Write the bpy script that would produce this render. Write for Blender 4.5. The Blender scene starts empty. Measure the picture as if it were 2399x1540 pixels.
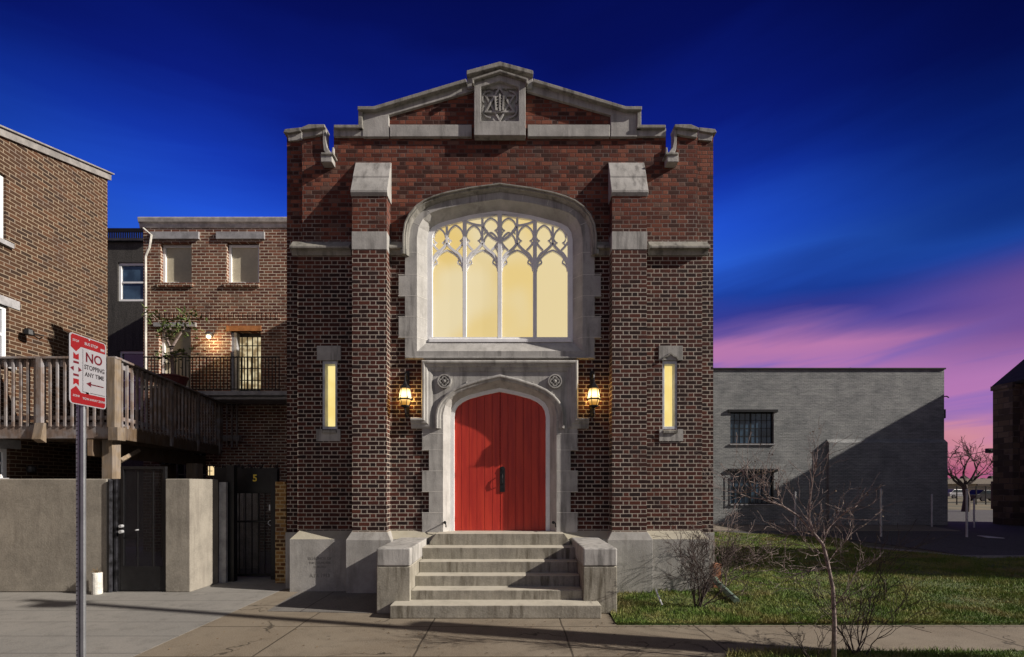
import bpy, bmesh, math, random
from mathutils import Vector, Matrix
random.seed(7)
sc = bpy.context.scene
COL = sc.collection
F, CX, CY, ZC, D0 = 1133.0, 1200.0, 1140.6, 1.85, 8.68   # survey constants: facade plane is y=0, eye 1.85 m up, 8.68 m in front
def X(px, d=D0): return (px-CX)/F*d
def Z(py, d=D0): return ZC-(py-CY)/F*d
AX = X(1171)                                   # axis of the church front
def M(px): return 2342-px
def srgb(r, g, b):
    f = lambda c: (c/255/12.92) if c/255 <= .04045 else ((c/255+.055)/1.055)**2.4
    return (f(r), f(g), f(b), 1)

# ------------------------------------------------------------------ node helpers
class NT:
    def __init__(s, tree): s.t = tree; s.n = tree.nodes; s.l = tree.links
    def new(s, typ, **kw):
        n = s.n.new(typ)
        for k, v in kw.items(): setattr(n, k, v)
        return n
    def put(s, inp, v):
        if hasattr(v, 'is_linked') or hasattr(v, 'links'): s.l.new(v, inp)
        else: inp.default_value = v
    def m(s, op, a, b=0.0, c=0.0, clamp=False):
        n = s.n.new('ShaderNodeMath'); n.operation = op; n.use_clamp = clamp
        s.put(n.inputs[0], a); s.put(n.inputs[1], b); s.put(n.inputs[2], c)
        return n.outputs[0]
    def mr(s, v, a, b, c=0.0, d=1.0, smooth=True):
        n = s.n.new('ShaderNodeMapRange'); n.interpolation_type = 'SMOOTHSTEP' if smooth else 'LINEAR'
        s.put(n.inputs[0], v)
        for i, q in zip((1, 2, 3, 4), (a, b, c, d)): s.put(n.inputs[i], q)
        return n.outputs[0]
    def mix(s, f, a, b, mode='MIX'):
        n = s.n.new('ShaderNodeMix'); n.data_type = 'RGBA'; n.blend_type = mode
        s.put(n.inputs[0], f); s.put(n.inputs[6], a); s.put(n.inputs[7], b)
        return n.outputs[2]
    def ramp(s, v, stops, interp='LINEAR'):
        n = s.n.new('ShaderNodeValToRGB'); n.color_ramp.interpolation = interp
        e = n.color_ramp.elements
        while len(e) > 1: e.remove(e[-1])
        e[0].position = stops[0][0]; e[0].color = stops[0][1]
        for p, c in stops[1:]:
            q = e.new(p); q.color = c
        s.put(n.inputs[0], v)
        return n.outputs[0]
    def noise(s, vec, scale, detail=4, rough=.55, dist=0.0):
        n = s.n.new('ShaderNodeTexNoise'); s.put(n.inputs['Vector'], vec)
        n.inputs['Scale'].default_value = scale; n.inputs['Detail'].default_value = detail
        n.inputs['Roughness'].default_value = rough; n.inputs['Distortion'].default_value = dist
        return n.outputs[0]
    def comb(s, x, y, z):
        n = s.n.new('ShaderNodeCombineXYZ'); s.put(n.inputs[0], x); s.put(n.inputs[1], y); s.put(n.inputs[2], z)
        return n.outputs[0]
    def sep(s, v):
        n = s.n.new('ShaderNodeSeparateXYZ'); s.put(n.inputs[0], v); return n.outputs
    def vm(s, op, a, b):
        n = s.n.new('ShaderNodeVectorMath'); n.operation = op; s.put(n.inputs[0], a); s.put(n.inputs[1], b)
        return n.outputs[0]

def base_mat(name):
    m = bpy.data.materials.new(name); m.use_nodes = True
    k = NT(m.node_tree)
    bs = m.node_tree.nodes['Principled BSDF']
    geo = k.new('ShaderNodeNewGeometry')
    return m, k, bs, geo
def bump(k, bs, h, strength=.4, dist=.01):
    b = k.new('ShaderNodeBump'); b.inputs['Strength'].default_value = strength; b.inputs['Distance'].default_value = dist
    k.put(b.inputs['Height'], h); k.l.new(b.outputs[0], bs.inputs['Normal'])

def plain(name, c, rough=.6, metal=0.0, var=.25, scale=6, b=.15, spec=.4):
    m, k, bs, geo = base_mat(name)
    P = geo.outputs['Position']
    n1 = k.noise(P, scale, 5); n2 = k.noise(P, scale*9, 3)
    f = k.mr(k.m('ADD', k.m('MULTIPLY', n1, .7), k.m('MULTIPLY', n2, .3)), .35, .65)
    lo = tuple(x*(1-var) for x in c[:3])+(1,); hi = tuple(min(1, x*(1+var)) for x in c[:3])+(1,)
    k.put(bs.inputs['Base Color'], k.mix(f, lo, hi))
    bs.inputs['Roughness'].default_value = rough; bs.inputs['Metallic'].default_value = metal
    bs.inputs['Specular IOR Level'].default_value = spec
    if b: bump(k, bs, n2, b, .006)
    return m

def stone_mat(name, c, streak=.55, dirt=(.09, .08, .07, 1), moss=0.0, rough=.85, scale=1.0, pale_tops=None):
    m, k, bs, geo = base_mat(name)
    P = geo.outputs['Position']
    mp = k.vm('MULTIPLY', P, (9*scale, 9*scale, 1.1*scale))
    st = k.noise(mp, 1.0, 5, .6)
    bl = k.noise(P, 2.6*scale, 6, .65); fine = k.noise(P, 45, 4, .6)
    big = k.noise(P, .9, 3)
    c1 = k.mix(k.mr(bl, .3, .7), tuple(x*.78 for x in c[:3])+(1,), tuple(min(1, x*1.15) for x in c[:3])+(1,))
    c1 = k.mix(k.m('MULTIPLY', k.mr(fine, .3, .75), .25), c1, (.5, .47, .42, 1))
    dm = k.m('MULTIPLY', k.mr(st, .44, .70), k.mr(big, .35, .62, .35, 1))
    c1 = k.mix(k.m('MULTIPLY', dm, streak), c1, dirt)
    if pale_tops:  # paler upward faces; on the treads this paints in sunlight besides wear
        c1 = k.mix(k.m('MULTIPLY', k.mr(k.sep(geo.outputs['Normal'])[2], .5, .9), k.mr(bl, .2, .6, .5, .9)), c1, pale_tops)
    if moss:
        up = k.sep(geo.outputs['Normal'])[2]
        c1 = k.mix(k.m('MULTIPLY', k.m('MULTIPLY', k.mr(up, .3, .9), k.mr(bl, .35, .6)), moss), c1, (.16, .14, .07, 1))
    k.put(bs.inputs['Base Color'], c1)
    bs.inputs['Roughness'].default_value = rough; bs.inputs['Specular IOR Level'].default_value = .25
    bump(k, bs, k.m('ADD', k.m('MULTIPLY', fine, .5), k.m('ADD', bl, k.m('MULTIPLY', st, .4))), .4, .014)
    return m

def brick_mat(name, h, L, mort, cols, mcol, flemish=True, upper=None, zs=(5.4, 7.2), painted=False, wear=.4):
    m, k, bs, geo = base_mat(name)
    P = geo.outputs['Position']
    x, y, z = k.sep(P)
    nx = k.m('ABSOLUTE', k.sep(geo.outputs['True Normal'])[0])
    side = k.m('GREATER_THAN', nx, .5)
    wob = k.m('MULTIPLY', k.m('SUBTRACT', k.noise(P, 7, 2), .5), .012)
    u = k.m('ADD', k.m('ADD', k.m('MULTIPLY', x, k.m('SUBTRACT', 1, side)), k.m('MULTIPLY', y, side)), 50.03)
    u = k.m('ADD', u, wob)
    zz = k.m('ADD', k.m('ADD', z, 5.0), k.m('MULTIPLY', wob, .5))
    r = k.m('DIVIDE', zz, h); row = k.m('FLOOR', r); fz = k.m('FRACT', r)
    par = k.m('MODULO', row, 2)
    per = L*1.5 if flemish else L
    shift = k.m('MULTIPLY', par, .5)
    if not flemish:   # a header course every sixth row is left out; small random shift per row instead
        wn0 = k.new('ShaderNodeTexWhiteNoise', noise_dimensions='1D'); k.put(wn0.inputs['W'], row)
        shift = k.m('ADD', shift, k.m('MULTIPLY', wn0.outputs[0], .12))
    uu = k.m('ADD', k.m('DIVIDE', u, per), shift)
    n = k.m('FLOOR', uu); t = k.m('FRACT', uu)
    if flemish:
        hd = k.m('GREATER_THAN', t, .6667)
        dist = k.m('MINIMUM', k.m('MINIMUM', t, k.m('SUBTRACT', 1, t)), k.m('ABSOLUTE', k.m('SUBTRACT', t, .6667)))
        idn = k.m('ADD', k.m('MULTIPLY', n, 2), hd)
    else:
        dist = k.m('MINIMUM', t, k.m('SUBTRACT', 1, t)); idn = n
    du = k.m('MULTIPLY', dist, per)
    dz = k.m('MULTIPLY', k.m('MINIMUM', fz, k.m('SUBTRACT', 1, fz)), h)
    jit = k.m('MULTIPLY', k.m('SUBTRACT', k.noise(P, 60, 2), .5), mort*.5)
    dd = k.m('ADD', k.m('MINIMUM', du, dz), jit)
    mask = k.mr(dd, mort*.30, mort*.62)          # 1 on the brick
    wn = k.new('ShaderNodeTexWhiteNoise', noise_dimensions='3D'); k.put(wn.inputs['Vector'], k.comb(idn, row, 3.0))
    rnd = wn.outputs[0]
    bc = k.ramp(rnd, cols, 'CONSTANT' if len(cols) > 3 else 'LINEAR')
    mcolor = mcol
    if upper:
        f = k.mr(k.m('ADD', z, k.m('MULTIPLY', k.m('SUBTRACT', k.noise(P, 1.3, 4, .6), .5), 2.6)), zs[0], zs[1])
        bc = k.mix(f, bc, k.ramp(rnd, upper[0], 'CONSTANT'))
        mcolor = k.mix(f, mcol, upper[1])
    fine = k.noise(P, 90, 3, .6)
    bc = k.mix(k.mr(fine, .35, .8), bc, k.vm('MULTIPLY', bc, (.62, .6, .6)))
    soil = k.noise(P, 1.1, 5, .6)
    bc = k.mix(k.m('MULTIPLY', k.mr(soil, .5, .75), wear), bc, (.035, .025, .024, 1))
    mc2 = k.mix(k.m('MULTIPLY', k.mr(k.noise(P, 2.2, 4), .45, .7), wear*1.6), mcolor, (.16, .13, .12, 1))
    if painted:
        bc = k.mix(k.m('ADD', k.m('MULTIPLY', k.mr(soil, .3, .7), .5), k.m('MULTIPLY', k.mr(k.noise(k.vm('MULTIPLY', P, (2.2, 2.2, 9)), 1.0, 5, .7), .35, .68), .5)), cols[0][1], cols[-1][1]); mc2 = k.vm('MULTIPLY', bc, (.55, .56, .58))
    k.put(bs.inputs['Base Color'], k.mix(mask, mc2, bc))
    bs.inputs['Roughness'].default_value = .85; bs.inputs['Specular IOR Level'].default_value = .2
    hgt = k.m('ADD', mask, k.m('ADD', k.m('MULTIPLY', rnd, .5), k.m('MULTIPLY', fine, .5)))
    bump(k, bs, hgt, 1.0 if painted else .55, .03 if painted else .008)
    return m

def wood_mat(name, c, grey=.5, rough=.8):
    m, k, bs, geo = base_mat(name)
    tc = k.new('ShaderNodeTexCoord')
    P = geo.outputs['Position']
    oi = k.new('ShaderNodeObjectInfo')
    a = k.noise(k.vm('MULTIPLY', P, (30, 30, 3)), 1.0, 4); b = k.noise(P, 5, 4)
    c1 = k.mix(k.mr(a, .35, .65), tuple(x*.62 for x in c[:3])+(1,), c)
    c1 = k.mix(k.m('MULTIPLY', k.mr(b, .4, .65), grey), c1, (.33, .325, .345, 1))
    c1 = k.mix(k.m('MULTIPLY', oi.outputs['Random'], .35), c1, (.07, .055, .05, 1))
    k.put(bs.inputs['Base Color'], c1); bs.inputs['Roughness'].default_value = rough
    bump(k, bs, a, .3, .004)
    return m

def glow_mat(name, c, s, c2=None, sc_=3.0, grad=None):
    m, k, bs, geo = base_mat(name)
    P = geo.outputs['Position']
    n = k.noise(P, sc_, 1 if sc_ < 2 else 3, .4)
    col = k.mix(k.mr(n, .35, .65), c, c2 or c)
    k.put(bs.inputs['Base Color'], (.06, .055, .045, 1))
    k.put(bs.inputs['Emission Color'], col); bs.inputs['Emission Strength'].default_value = s
    bs.inputs['Roughness'].default_value = .35
    return m

def glass_mat(name, c, rough=.08, var=True):
    m, k, bs, geo = base_mat(name)
    P = geo.outputs['Position']
    k.put(bs.inputs['Base Color'], k.mix(k.mr(k.noise(P, 1.7, 3), .4, .6), c, tuple(x*.5 for x in c[:3])+(1,)))
    bs.inputs['Roughness'].default_value = rough; bs.inputs['Specular IOR Level'].default_value = .8
    bump(k, bs, k.noise(P, 3, 2), .05, .01)
    return m

def pave_mat(name, c, c2, joint, crack=True, rough=.85, jx=1.5, jy=1.0, ox=0.0, oy=0.0, jd=.25):
    m, k, bs, geo = base_mat(name)
    P = geo.outputs['Position']; x, y, z = k.sep(P)
    big = k.noise(P, .55, 5, .6); mid = k.noise(P, 4, 5, .65); fine = k.noise(P, 80, 3, .6)
    col = k.mix(k.mr(big, .35, .65), c, c2)
    col = k.mix(k.m('MULTIPLY', k.mr(mid, .45, .75), .5), col, tuple(q*.5 for q in c[:3])+(1,))
    vs_ = k.new('ShaderNodeTexVoronoi'); vs_.inputs['Scale'].default_value = 1.6; k.put(vs_.inputs['Vector'], P)
    col = k.mix(k.m('MULTIPLY', k.mr(vs_.outputs[0], .02, .07, 1, 0), .55), col, (.03, .028, .025, 1))
    col = k.mix(k.m('MULTIPLY', k.mr(fine, .4, .7), .35), col, (.42, .38, .33, 1))
    wx = k.m('ADD', x, k.m('MULTIPLY', k.m('SUBTRACT', k.noise(P, 1.2, 3), .5), .05))
    def jn(v, s, o):
        f = k.m('FRACT', k.m('ADD', k.m('DIVIDE', v, s), 40.0+o)); e = k.m('MINIMUM', f, k.m('SUBTRACT', 1, f))
        return k.m('MULTIPLY', e, s)
    j = k.m('MINIMUM', jn(wx, jx, ox), jn(y, jy, oy)) if jy else jn(wx, jx, ox)
    jm = k.mr(j, .006, .016, 1, 0)
    h = k.m('SUBTRACT', k.m('MULTIPLY', fine, .3), jm)
    if crack:
        vo = k.new('ShaderNodeTexVoronoi', feature='DISTANCE_TO_EDGE'); vo.inputs['Scale'].default_value = .55
        wv = k.new('ShaderNodeTexNoise'); wv.inputs['Scale'].default_value = 2.5; wv.inputs['Detail'].default_value = 6; k.put(wv.inputs['Vector'], P)
        k.put(vo.inputs['Vector'], k.vm('ADD', P, k.vm('MULTIPLY', wv.outputs[1], (.9, .9, .9))))
        cm = k.m('MULTIPLY', k.mr(vo.outputs[0], .004, .013, 1, 0), k.mr(k.noise(P, .8, 2), .5, .56))
        jm = k.m('MAXIMUM', jm, cm)
    k.put(bs.inputs['Base Color'], k.mix(k.m('MULTIPLY', jm, .85), col, joint))
    bs.inputs['Roughness'].default_value = rough; bs.inputs['Specular IOR Level'].default_value = .25
    bump(k, bs, h, .3, .006)
    return m

# ------------------------------------------------------------------ mesh helpers
class MB:
    def __init__(s): s.v = []; s.f = []; s.mi = []; s.cur = 0
    def add(s, vs, fs):
        o = len(s.v); s.v += [tuple(v) for v in vs]; s.f += [[i+o for i in f] for f in fs]; s.mi += [s.cur]*len(fs); return s
    def box(s, x0, x1, y0, y1, z0, z1):
        x0, x1 = min(x0, x1), max(x0, x1); y0, y1 = min(y0, y1), max(y0, y1); z0, z1 = min(z0, z1), max(z0, z1)
        return s.add([(x0, y0, z0), (x1, y0, z0), (x1, y1, z0), (x0, y1, z0), (x0, y0, z1), (x1, y0, z1), (x1, y1, z1), (x0, y1, z1)],
                     [(0, 3, 2, 1), (4, 5, 6, 7), (0, 1, 5, 4), (1, 2, 6, 5), (2, 3, 7, 6), (3, 0, 4, 7)])
    def prism(s, poly, y0, y1):                     # polygon in XZ
        n = len(poly)
        return s.add([(x, y0, z) for x, z in poly]+[(x, y1, z) for x, z in poly],
                     [list(range(n)), list(range(2*n-1, n-1, -1))]+[(i, (i+1) % n, (i+1) % n+n, i+n) for i in range(n)])
    def prism_x(s, poly, x0, x1):                   # polygon in YZ
        n = len(poly)
        return s.add([(x0, y, z) for y, z in poly]+[(x1, y, z) for y, z in poly],
                     [list(range(n)), list(range(2*n-1, n-1, -1))]+[(i, (i+1) % n, (i+1) % n+n, i+n) for i in range(n)])
    def prism_z(s, poly, z0, z1):
        n = len(poly)
        return s.add([(x, y, z0) for x, y in poly]+[(x, y, z1) for x, y in poly],
                     [list(range(n)), list(range(2*n-1, n-1, -1))]+[(i, (i+1) % n, (i+1) % n+n, i+n) for i in range(n)])
    def loft(s, rings, closed=False, caps=False):
        n = len(rings[0]); fs = []
        for r in range(len(rings)-1):
            for i in range(n if closed else n-1):
                j = (i+1) % n; fs.append((r*n+i, r*n+j, (r+1)*n+j, (r+1)*n+i))
        if caps: fs += [list(range(n-1, -1, -1)), [len(rings)*n-n+i for i in range(n)]]
        return s.add([p for r in rings for p in r], fs)
    def tube(s, pts, rad, n=6, cap=True):
        pts = [Vector(p) for p in pts]
        if not isinstance(rad, (list, tuple)): rad = [rad]*len(pts)
        rings = []; up = None
        for i, p in enumerate(pts):
            t = (pts[min(i+1, len(pts)-1)]-pts[max(i-1, 0)])
            if t.length < 1e-9: t = Vector((0, 0, 1))
            t.normalize()
            if up is None: up = Vector((0, 0, 1)) if abs(t.z) < .9 else Vector((1, 0, 0))
            a = t.cross(up)
            if a.length < 1e-6: a = t.cross(Vector((0, 1, 0)))
            a.normalize(); b = a.cross(t).normalized(); up = b
            rings.append([tuple(p+(a*math.cos(q)+b*math.sin(q))*rad[i]) for q in [2*math.pi*j/n for j in range(n)]])
        return s.loft(rings, True, cap)
    def lathe(s, prof, cx, cy, n=12, ph=0.0):
        rings = [[(cx+r*math.cos(2*math.pi*j/n+ph), cy+r*math.sin(2*math.pi*j/n+ph), z) for j in range(n)] for r, z in prof]
        return s.loft(rings, True, True)
    def sweep(s, path, prof, closed=False):
        """moulding along a path in XZ; prof = [(offset along the left normal, y)]"""
        n = len(path); rings = []
        for i in range(n):
            p = Vector(path[i]); a = Vector(path[i-1]) if (i > 0 or closed) else None; b = Vector(path[(i+1) % n]) if (i < n-1 or closed) else None
            d1 = (p-a).normalized() if a is not None else (b-p).normalized(); d2 = (b-p).normalized() if b is not None else d1
            n1 = Vector((-d1.y, d1.x)); n2 = Vector((-d2.y, d2.x)); mn = n1+n2
            if mn.length < 1e-6: mn = n1
            mn.normalize(); sc_ = 1/max(.35, mn.dot(n1))
            rings.append([(p.x+mn.x*o*sc_, y, p.y+mn.y*o*sc_) for o, y in prof])
        m = len(prof); fs = []
        for r in range(n if closed else n-1):
            q = (r+1) % n
            for i in range(m): j = (i+1) % m; fs.append((r*m+i, r*m+j, q*m+j, q*m+i))
        if not closed: fs += [list(range(m)), [(n-1)*m+i for i in range(m-1, -1, -1)]]
        return s.add([p for r in rings for p in r], fs)
    def ribbon(s, path, w, y0, y1, closed=False):
        return s.sweep(path, [(-w/2, y0), (w/2, y0), (w/2, y1), (-w/2, y1)], closed)
    def fill(s, loops, y0, y1):                     # polygon with holes in XZ, extruded
        cu = bpy.data.curves.new('t', 'CURVE'); cu.dimensions = '2D'; cu.fill_mode = 'BOTH'; cu.extrude = abs(y1-y0)/2
        for lp in loops:
            sp = cu.splines.new('POLY'); sp.points.add(len(lp)-1); sp.use_cyclic_u = True
            for q, (x, z) in zip(sp.points, lp): q.co = (x, z, 0, 1)
        ob = bpy.data.objects.new('t', cu); COL.objects.link(ob)
        me = bpy.data.meshes.new_from_object(ob.evaluated_get(bpy.context.evaluated_depsgraph_get()))
        ym = (y0+y1)/2
        s.add([(v.co.x, ym-v.co.z, v.co.y) for v in me.vertices], [list(p.vertices) for p in me.polygons])
        bpy.data.objects.remove(ob); bpy.data.curves.remove(cu); bpy.data.meshes.remove(me)
        return s
    def text(s, body, size, mat4, depth=.001, align='CENTER', sx=1.0):
        cu = bpy.data.curves.new('t', 'FONT'); cu.body = body; cu.size = size; cu.extrude = depth; cu.align_x = align; cu.align_y = 'CENTER'
        cu.offset = size*.022
        ob = bpy.data.objects.new('t', cu); COL.objects.link(ob)
        me = bpy.data.meshes.new_from_object(ob.evaluated_get(bpy.context.evaluated_depsgraph_get()))
        s.add([tuple(mat4 @ Vector((v.co.x*sx, v.co.y, v.co.z))) for v in me.vertices], [list(p.vertices) for p in me.polygons])
        bpy.data.objects.remove(ob); bpy.data.curves.remove(cu); bpy.data.meshes.remove(me)
        return s
    def build(s, name, mat, parent=None, bevel=0, smooth=False, recalc=True, label=None):
        me = bpy.data.meshes.new(name); me.from_pydata(s.v, [], s.f)
        for m in (mat if isinstance(mat, list) else [mat]): me.materials.append(m)
        if isinstance(mat, list): me.polygons.foreach_set('material_index', s.mi)
        if recalc:
            bm = bmesh.new(); bm.from_mesh(me); bmesh.ops.remove_doubles(bm, verts=bm.verts, dist=1e-5) if bevel else None
            bmesh.ops.recalc_face_normals(bm, faces=bm.faces); bm.to_mesh(me); bm.free()
        if smooth: me.polygons.foreach_set('use_smooth', [True]*len(me.polygons))
        me.update()
        o = bpy.data.objects.new(name, me); COL.objects.link(o)
        if bevel:
            b = o.modifiers.new('bevel', 'BEVEL'); b.width = bevel; b.segments = 2; b.limit_method = 'ANGLE'; b.angle_limit = math.radians(40)
        if parent: setparent(o, parent)
        if label: o['label'] = label
        return o
def merge(o, mb, mat):
    me = o.data; me.materials.append(mat); mi = len(me.materials)-1
    bm = bmesh.new(); bm.from_mesh(me); vs = [bm.verts.new(v) for v in mb.v]
    for f in mb.f:
        try: q_ = bm.faces.new([vs[i] for i in f]); q_.material_index = mi
        except ValueError: pass
    bm.to_mesh(me); bm.free()
def setparent(o, p):
    o.parent = p
    w = Matrix.Translation(Vector(p['_w'])) if '_w' in p else Matrix.Identity(4)
    o.matrix_parent_inverse = w.inverted()
def thing(name, label, cat, loc=(0, 0, 0), group=None):
    o = bpy.data.objects.new(name, None); COL.objects.link(o); o.location = loc; o.empty_display_size = .2
    o['label'] = label; o['category'] = cat; o['_w'] = list(loc)
    if group: o['group'] = group
    return o
def tag(o, label, cat, group=None):
    o['label'] = label; o['category'] = cat
    if group: o['group'] = group
    return o
def struct(o, kind='structure', label=None):
    o['kind'] = kind
    if label: o['label'] = label
    return o
def pxs(pts, d=D0): return [(X(a, d), Z(b, d)) for a, b in pts]
def mirror(pts): return pts+[(M(a), b) for a, b in reversed(pts) if abs(a-1171) > .01]

# ------------------------------------------------------------------ materials
LIME = stone_mat('limestone', (.385, .375, .36, 1), .72, (.11, .105, .10, 1))
LIMEB = stone_mat('sunlit_limestone', (.44, .43, .415, 1), .35)  # same limestone, lightened to put extra sun into the reveals
LIMED = stone_mat('weathered_limestone', (.27, .26, .235, 1), .85, (.06, .055, .05, 1), moss=.25)
GRAN = stone_mat('base_stone', (.34, .33, .315, 1), .4, (.15, .13, .11, 1), pale_tops=(.42, .38, .27, 1))  # upward chamfers get a paler colour
STEP = stone_mat('step_stone', (.27, .25, .205, 1), .85, (.075, .062, .042, 1), scale=1.5, pale_tops=(.50, .465, .39, 1))  # treads coloured lighter for sunlight as well as wear
WHITE = plain('white_paint', (.86, .86, .87, 1), .45, var=.06, scale=3, b=.05)
WHITES = plain('white_stone_paint', (.62, .61, .60, 1), .6, var=.12, scale=3)
JOINT = plain('lime_mortar', (.62, .60, .56, 1), .9, var=.15)
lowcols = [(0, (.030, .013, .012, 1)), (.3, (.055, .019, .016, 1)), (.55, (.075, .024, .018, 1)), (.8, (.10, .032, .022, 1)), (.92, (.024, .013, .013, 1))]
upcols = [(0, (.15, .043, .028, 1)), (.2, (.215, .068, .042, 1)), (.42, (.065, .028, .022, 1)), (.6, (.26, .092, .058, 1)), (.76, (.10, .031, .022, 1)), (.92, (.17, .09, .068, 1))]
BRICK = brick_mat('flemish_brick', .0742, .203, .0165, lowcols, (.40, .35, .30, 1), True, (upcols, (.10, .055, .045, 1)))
BRL = brick_mat('house_side_brick', .076, .22, .017, [(0, (.07, .036, .021, 1)), (.25, (.105, .05, .027, 1)), (.5, (.08, .04, .022, 1)), (.8, (.045, .026, .018, 1))], (.29, .23, .165, 1), False, None)
BRM = brick_mat('row_house_brick', .084, .24, .020, [(0, (.20, .082, .052, 1)), (.25, (.27, .115, .072, 1)), (.5, (.14, .056, .04, 1)), (.75, (.22, .12, .08, 1))], (.68, .60, .48, 1), False, None)
BRY = brick_mat('gold_brick', .074, .16, .024, [(0, (.30, .16, .05, 1)), (.3, (.16, .07, .025, 1)), (.6, (.34, .20, .07, 1)), (.8, (.10, .05, .02, 1))], (.45, .33, .17, 1), False, None)
BRP = brick_mat('painted_brick', .075, .21, .012, [(0, (.20, .21, .215, 1)), (1, (.40, .405, .40, 1))], (.3, .3, .3, 1), False, None, painted=True)
DARKST = brick_mat('dark_church_stone', .28, .55, .03, [(0, (.09, .07, .05, 1)), (.3, (.15, .11, .075, 1)), (.6, (.07, .055, .045, 1)), (.8, (.18, .14, .10, 1))], (.06, .05, .045, 1), False, None, wear=.6)
STUCCO = stone_mat('stucco', (.265, .24, .20, 1), .45, (.16, .14, .12, 1))
GREYST = stone_mat('grey_render', (.022, .021, .022, 1), .5, (.012, .012, .012, 1))
TRIM = plain('grey_trim', (.34, .335, .345, 1), .6)
CORN = plain('cornice_paint', (.55, .52, .48, 1), .6)
BLACK = plain('black_iron', (.015, .015, .017, 1), .45, .3, b=.2)
DGREY = plain('dark_grey_metal', (.05, .05, .055, 1), .5, .2)
WOOD = wood_mat('weathered_wood', (.27, .20, .165, 1), .8)
WOODP = wood_mat('pale_post_wood', (.32, .24, .16, 1), .25)
WOODB = wood_mat('brown_beam_wood', (.16, .10, .05, 1), .15)
RED = None
def red_door():
    m, k, bs, geo = base_mat('red_door_paint')
    P = geo.outputs['Position']
    n = k.noise(k.vm('MULTIPLY', P, (14, 14, 1.2)), 1.0, 4)
    k.put(bs.inputs['Base Color'], k.mix(k.mr(n, .3, .7), (.42, .026, .018, 1), (.56, .046, .024, 1)))
    bs.inputs['Roughness'].default_value = .42
    bump(k, bs, n, .12, .004)
    return m
RED = red_door()
PANE = glow_mat('lit_frosted_pane', srgb(238, 206, 128), 0.67, srgb(238, 218, 168), .9)
PANE2 = glow_mat('lit_slit_pane', srgb(250, 228, 150), 0.84, srgb(244, 216, 130), 4)
CURT = glow_mat('lit_curtain', srgb(235, 218, 175), 0.71, srgb(150, 128, 92), 7)
BLIND = plain('beige_blind', (.62, .56, .42, 1), .7, var=.1, scale=1.5)
GLASSD = glass_mat('dark_glass', (.03, .045, .06, 1))
GLASSB = glass_mat('blue_glass', (.06, .11, .17, 1))
GALV = plain('galvanised_steel', (.28, .29, .31, 1), .45, .6, var=.15)
GALVL = plain('pale_steel', (.50, .51, .53, 1), .45, .3, var=.15)
SIGNR = plain('sign_red', (.22, .008, .012, 1), .4, var=.05, b=0)
SIGNW = plain('sign_white', (.29, .285, .31, 1), .4, var=.04, b=0)
SIGNK = plain('sign_black', (.03, .025, .03, 1), .4, b=0)
SIGND = plain('sign_dark_red', (.10, .006, .014, 1), .4, b=0)
BARK = plain('pale_bark', (.24, .185, .17, 1), .9, var=.45, scale=25)
BARKD = plain('dark_bark', (.07, .05, .045, 1), .9, var=.4, scale=25)
LEAF = plain('green_leaf', (.12, .16, .05, 1), .6, var=.5, scale=12)
LEAFD = plain('dry_leaf', (.16, .11, .06, 1), .7, var=.5, scale=12)
PLAST = plain('white_plastic', (.62, .60, .55, 1), .5)
GREENP = plain('green_pipe_plastic', (.18, .24, .19, 1), .6)
TERRA = plain('terracotta_brick', (.40, .17, .085, 1), .8)
ROOF = plain('roof_felt', (.03, .03, .035, 1), .9)
RUST = plain('rusty_iron', (.10, .055, .03, 1), .8, .3)

# ================================================================== GROUND
def ground_mat():
    m, k, bs, geo = base_mat('dry_ground')
    P = geo.outputs['Position']
    a = k.noise(P, .12, 5); b = k.noise(P, 1.5, 5, .7)
    c = k.mix(k.mr(a, .4, .6), (.09, .085, .05, 1), (.19, .15, .08, 1))
    c = k.mix(k.m('MULTIPLY', k.mr(b, .4, .7), .6), c, (.07, .07, .05, 1))
    k.put(bs.inputs['Base Color'], c); bs.inputs['Roughness'].default_value = .95; bump(k, bs, b, .4, .03)
    return m
g = MB(); g.add([(-900, -60, -.03), (900, -60, -.03), (900, 1800, -.03), (-900, 1800, -.03)], [(0, 1, 2, 3)])
struct(g.build('ground', ground_mat()))
def sheet(name, poly, z, mat, th=.02):
    return struct(MB().prism_z(poly, z-th, z).build(name, mat))
ASPH = pave_mat('asphalt', (.055, .055, .06, 1), (.045, .045, .05, 1), (.03, .03, .03, 1), True, jx=60, jy=0)
ROADM = pave_mat('road_asphalt', (.05, .05, .052, 1), (.06, .06, .06, 1), (.03, .03, .03, 1), True, jx=60, jy=0)
WALKW = pave_mat('warm_concrete', (.17, .135, .095, 1), (.21, .175, .13, 1), (.05, .04, .03, 1), True, jx=1.75, jy=1.14, ox=.62, oy=.0)
WALKG = pave_mat('grey_concrete', (.20, .195, .185, 1), (.235, .225, .21, 1), (.13, .125, .115, 1), False, jx=60, jy=.62, oy=.35)
SLABM = pave_mat('shade_toned_slab', (.13, .125, .12, 1), (.16, .15, .14, 1), (.06, .055, .05, 1), False, jx=1.36, jy=0, ox=.3)  # dark tone stands in for shade beside the steps
XB = X(650, 8.5)
VERGE_Y = 5.42-D0
sheet('road', [(-120, -40), (120, -40), (120, 3.0-D0), (-120, 3.0-D0)], -.022, ROADM)
struct(MB().box(-60, 60, 3.0-D0, 3.16-D0, -.05, 0).build('kerb', LIMED, bevel=.015))
sheet('sidewalk', [(XB, 3.16-D0), (40, 3.16-D0), (40, 6.46-D0), (X(1445, 6.46), 6.46-D0), (X(1445, 6.46), .6), (XB, .6)], 0.0, WALKW)
sheet('driveway', [(-60, 3.16-D0), (XB, 3.16-D0), (XB, .6), (-4.35, 1.6), (-4.35, 6.2), (-60, 6.2)], 0.003, WALKG)
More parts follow.
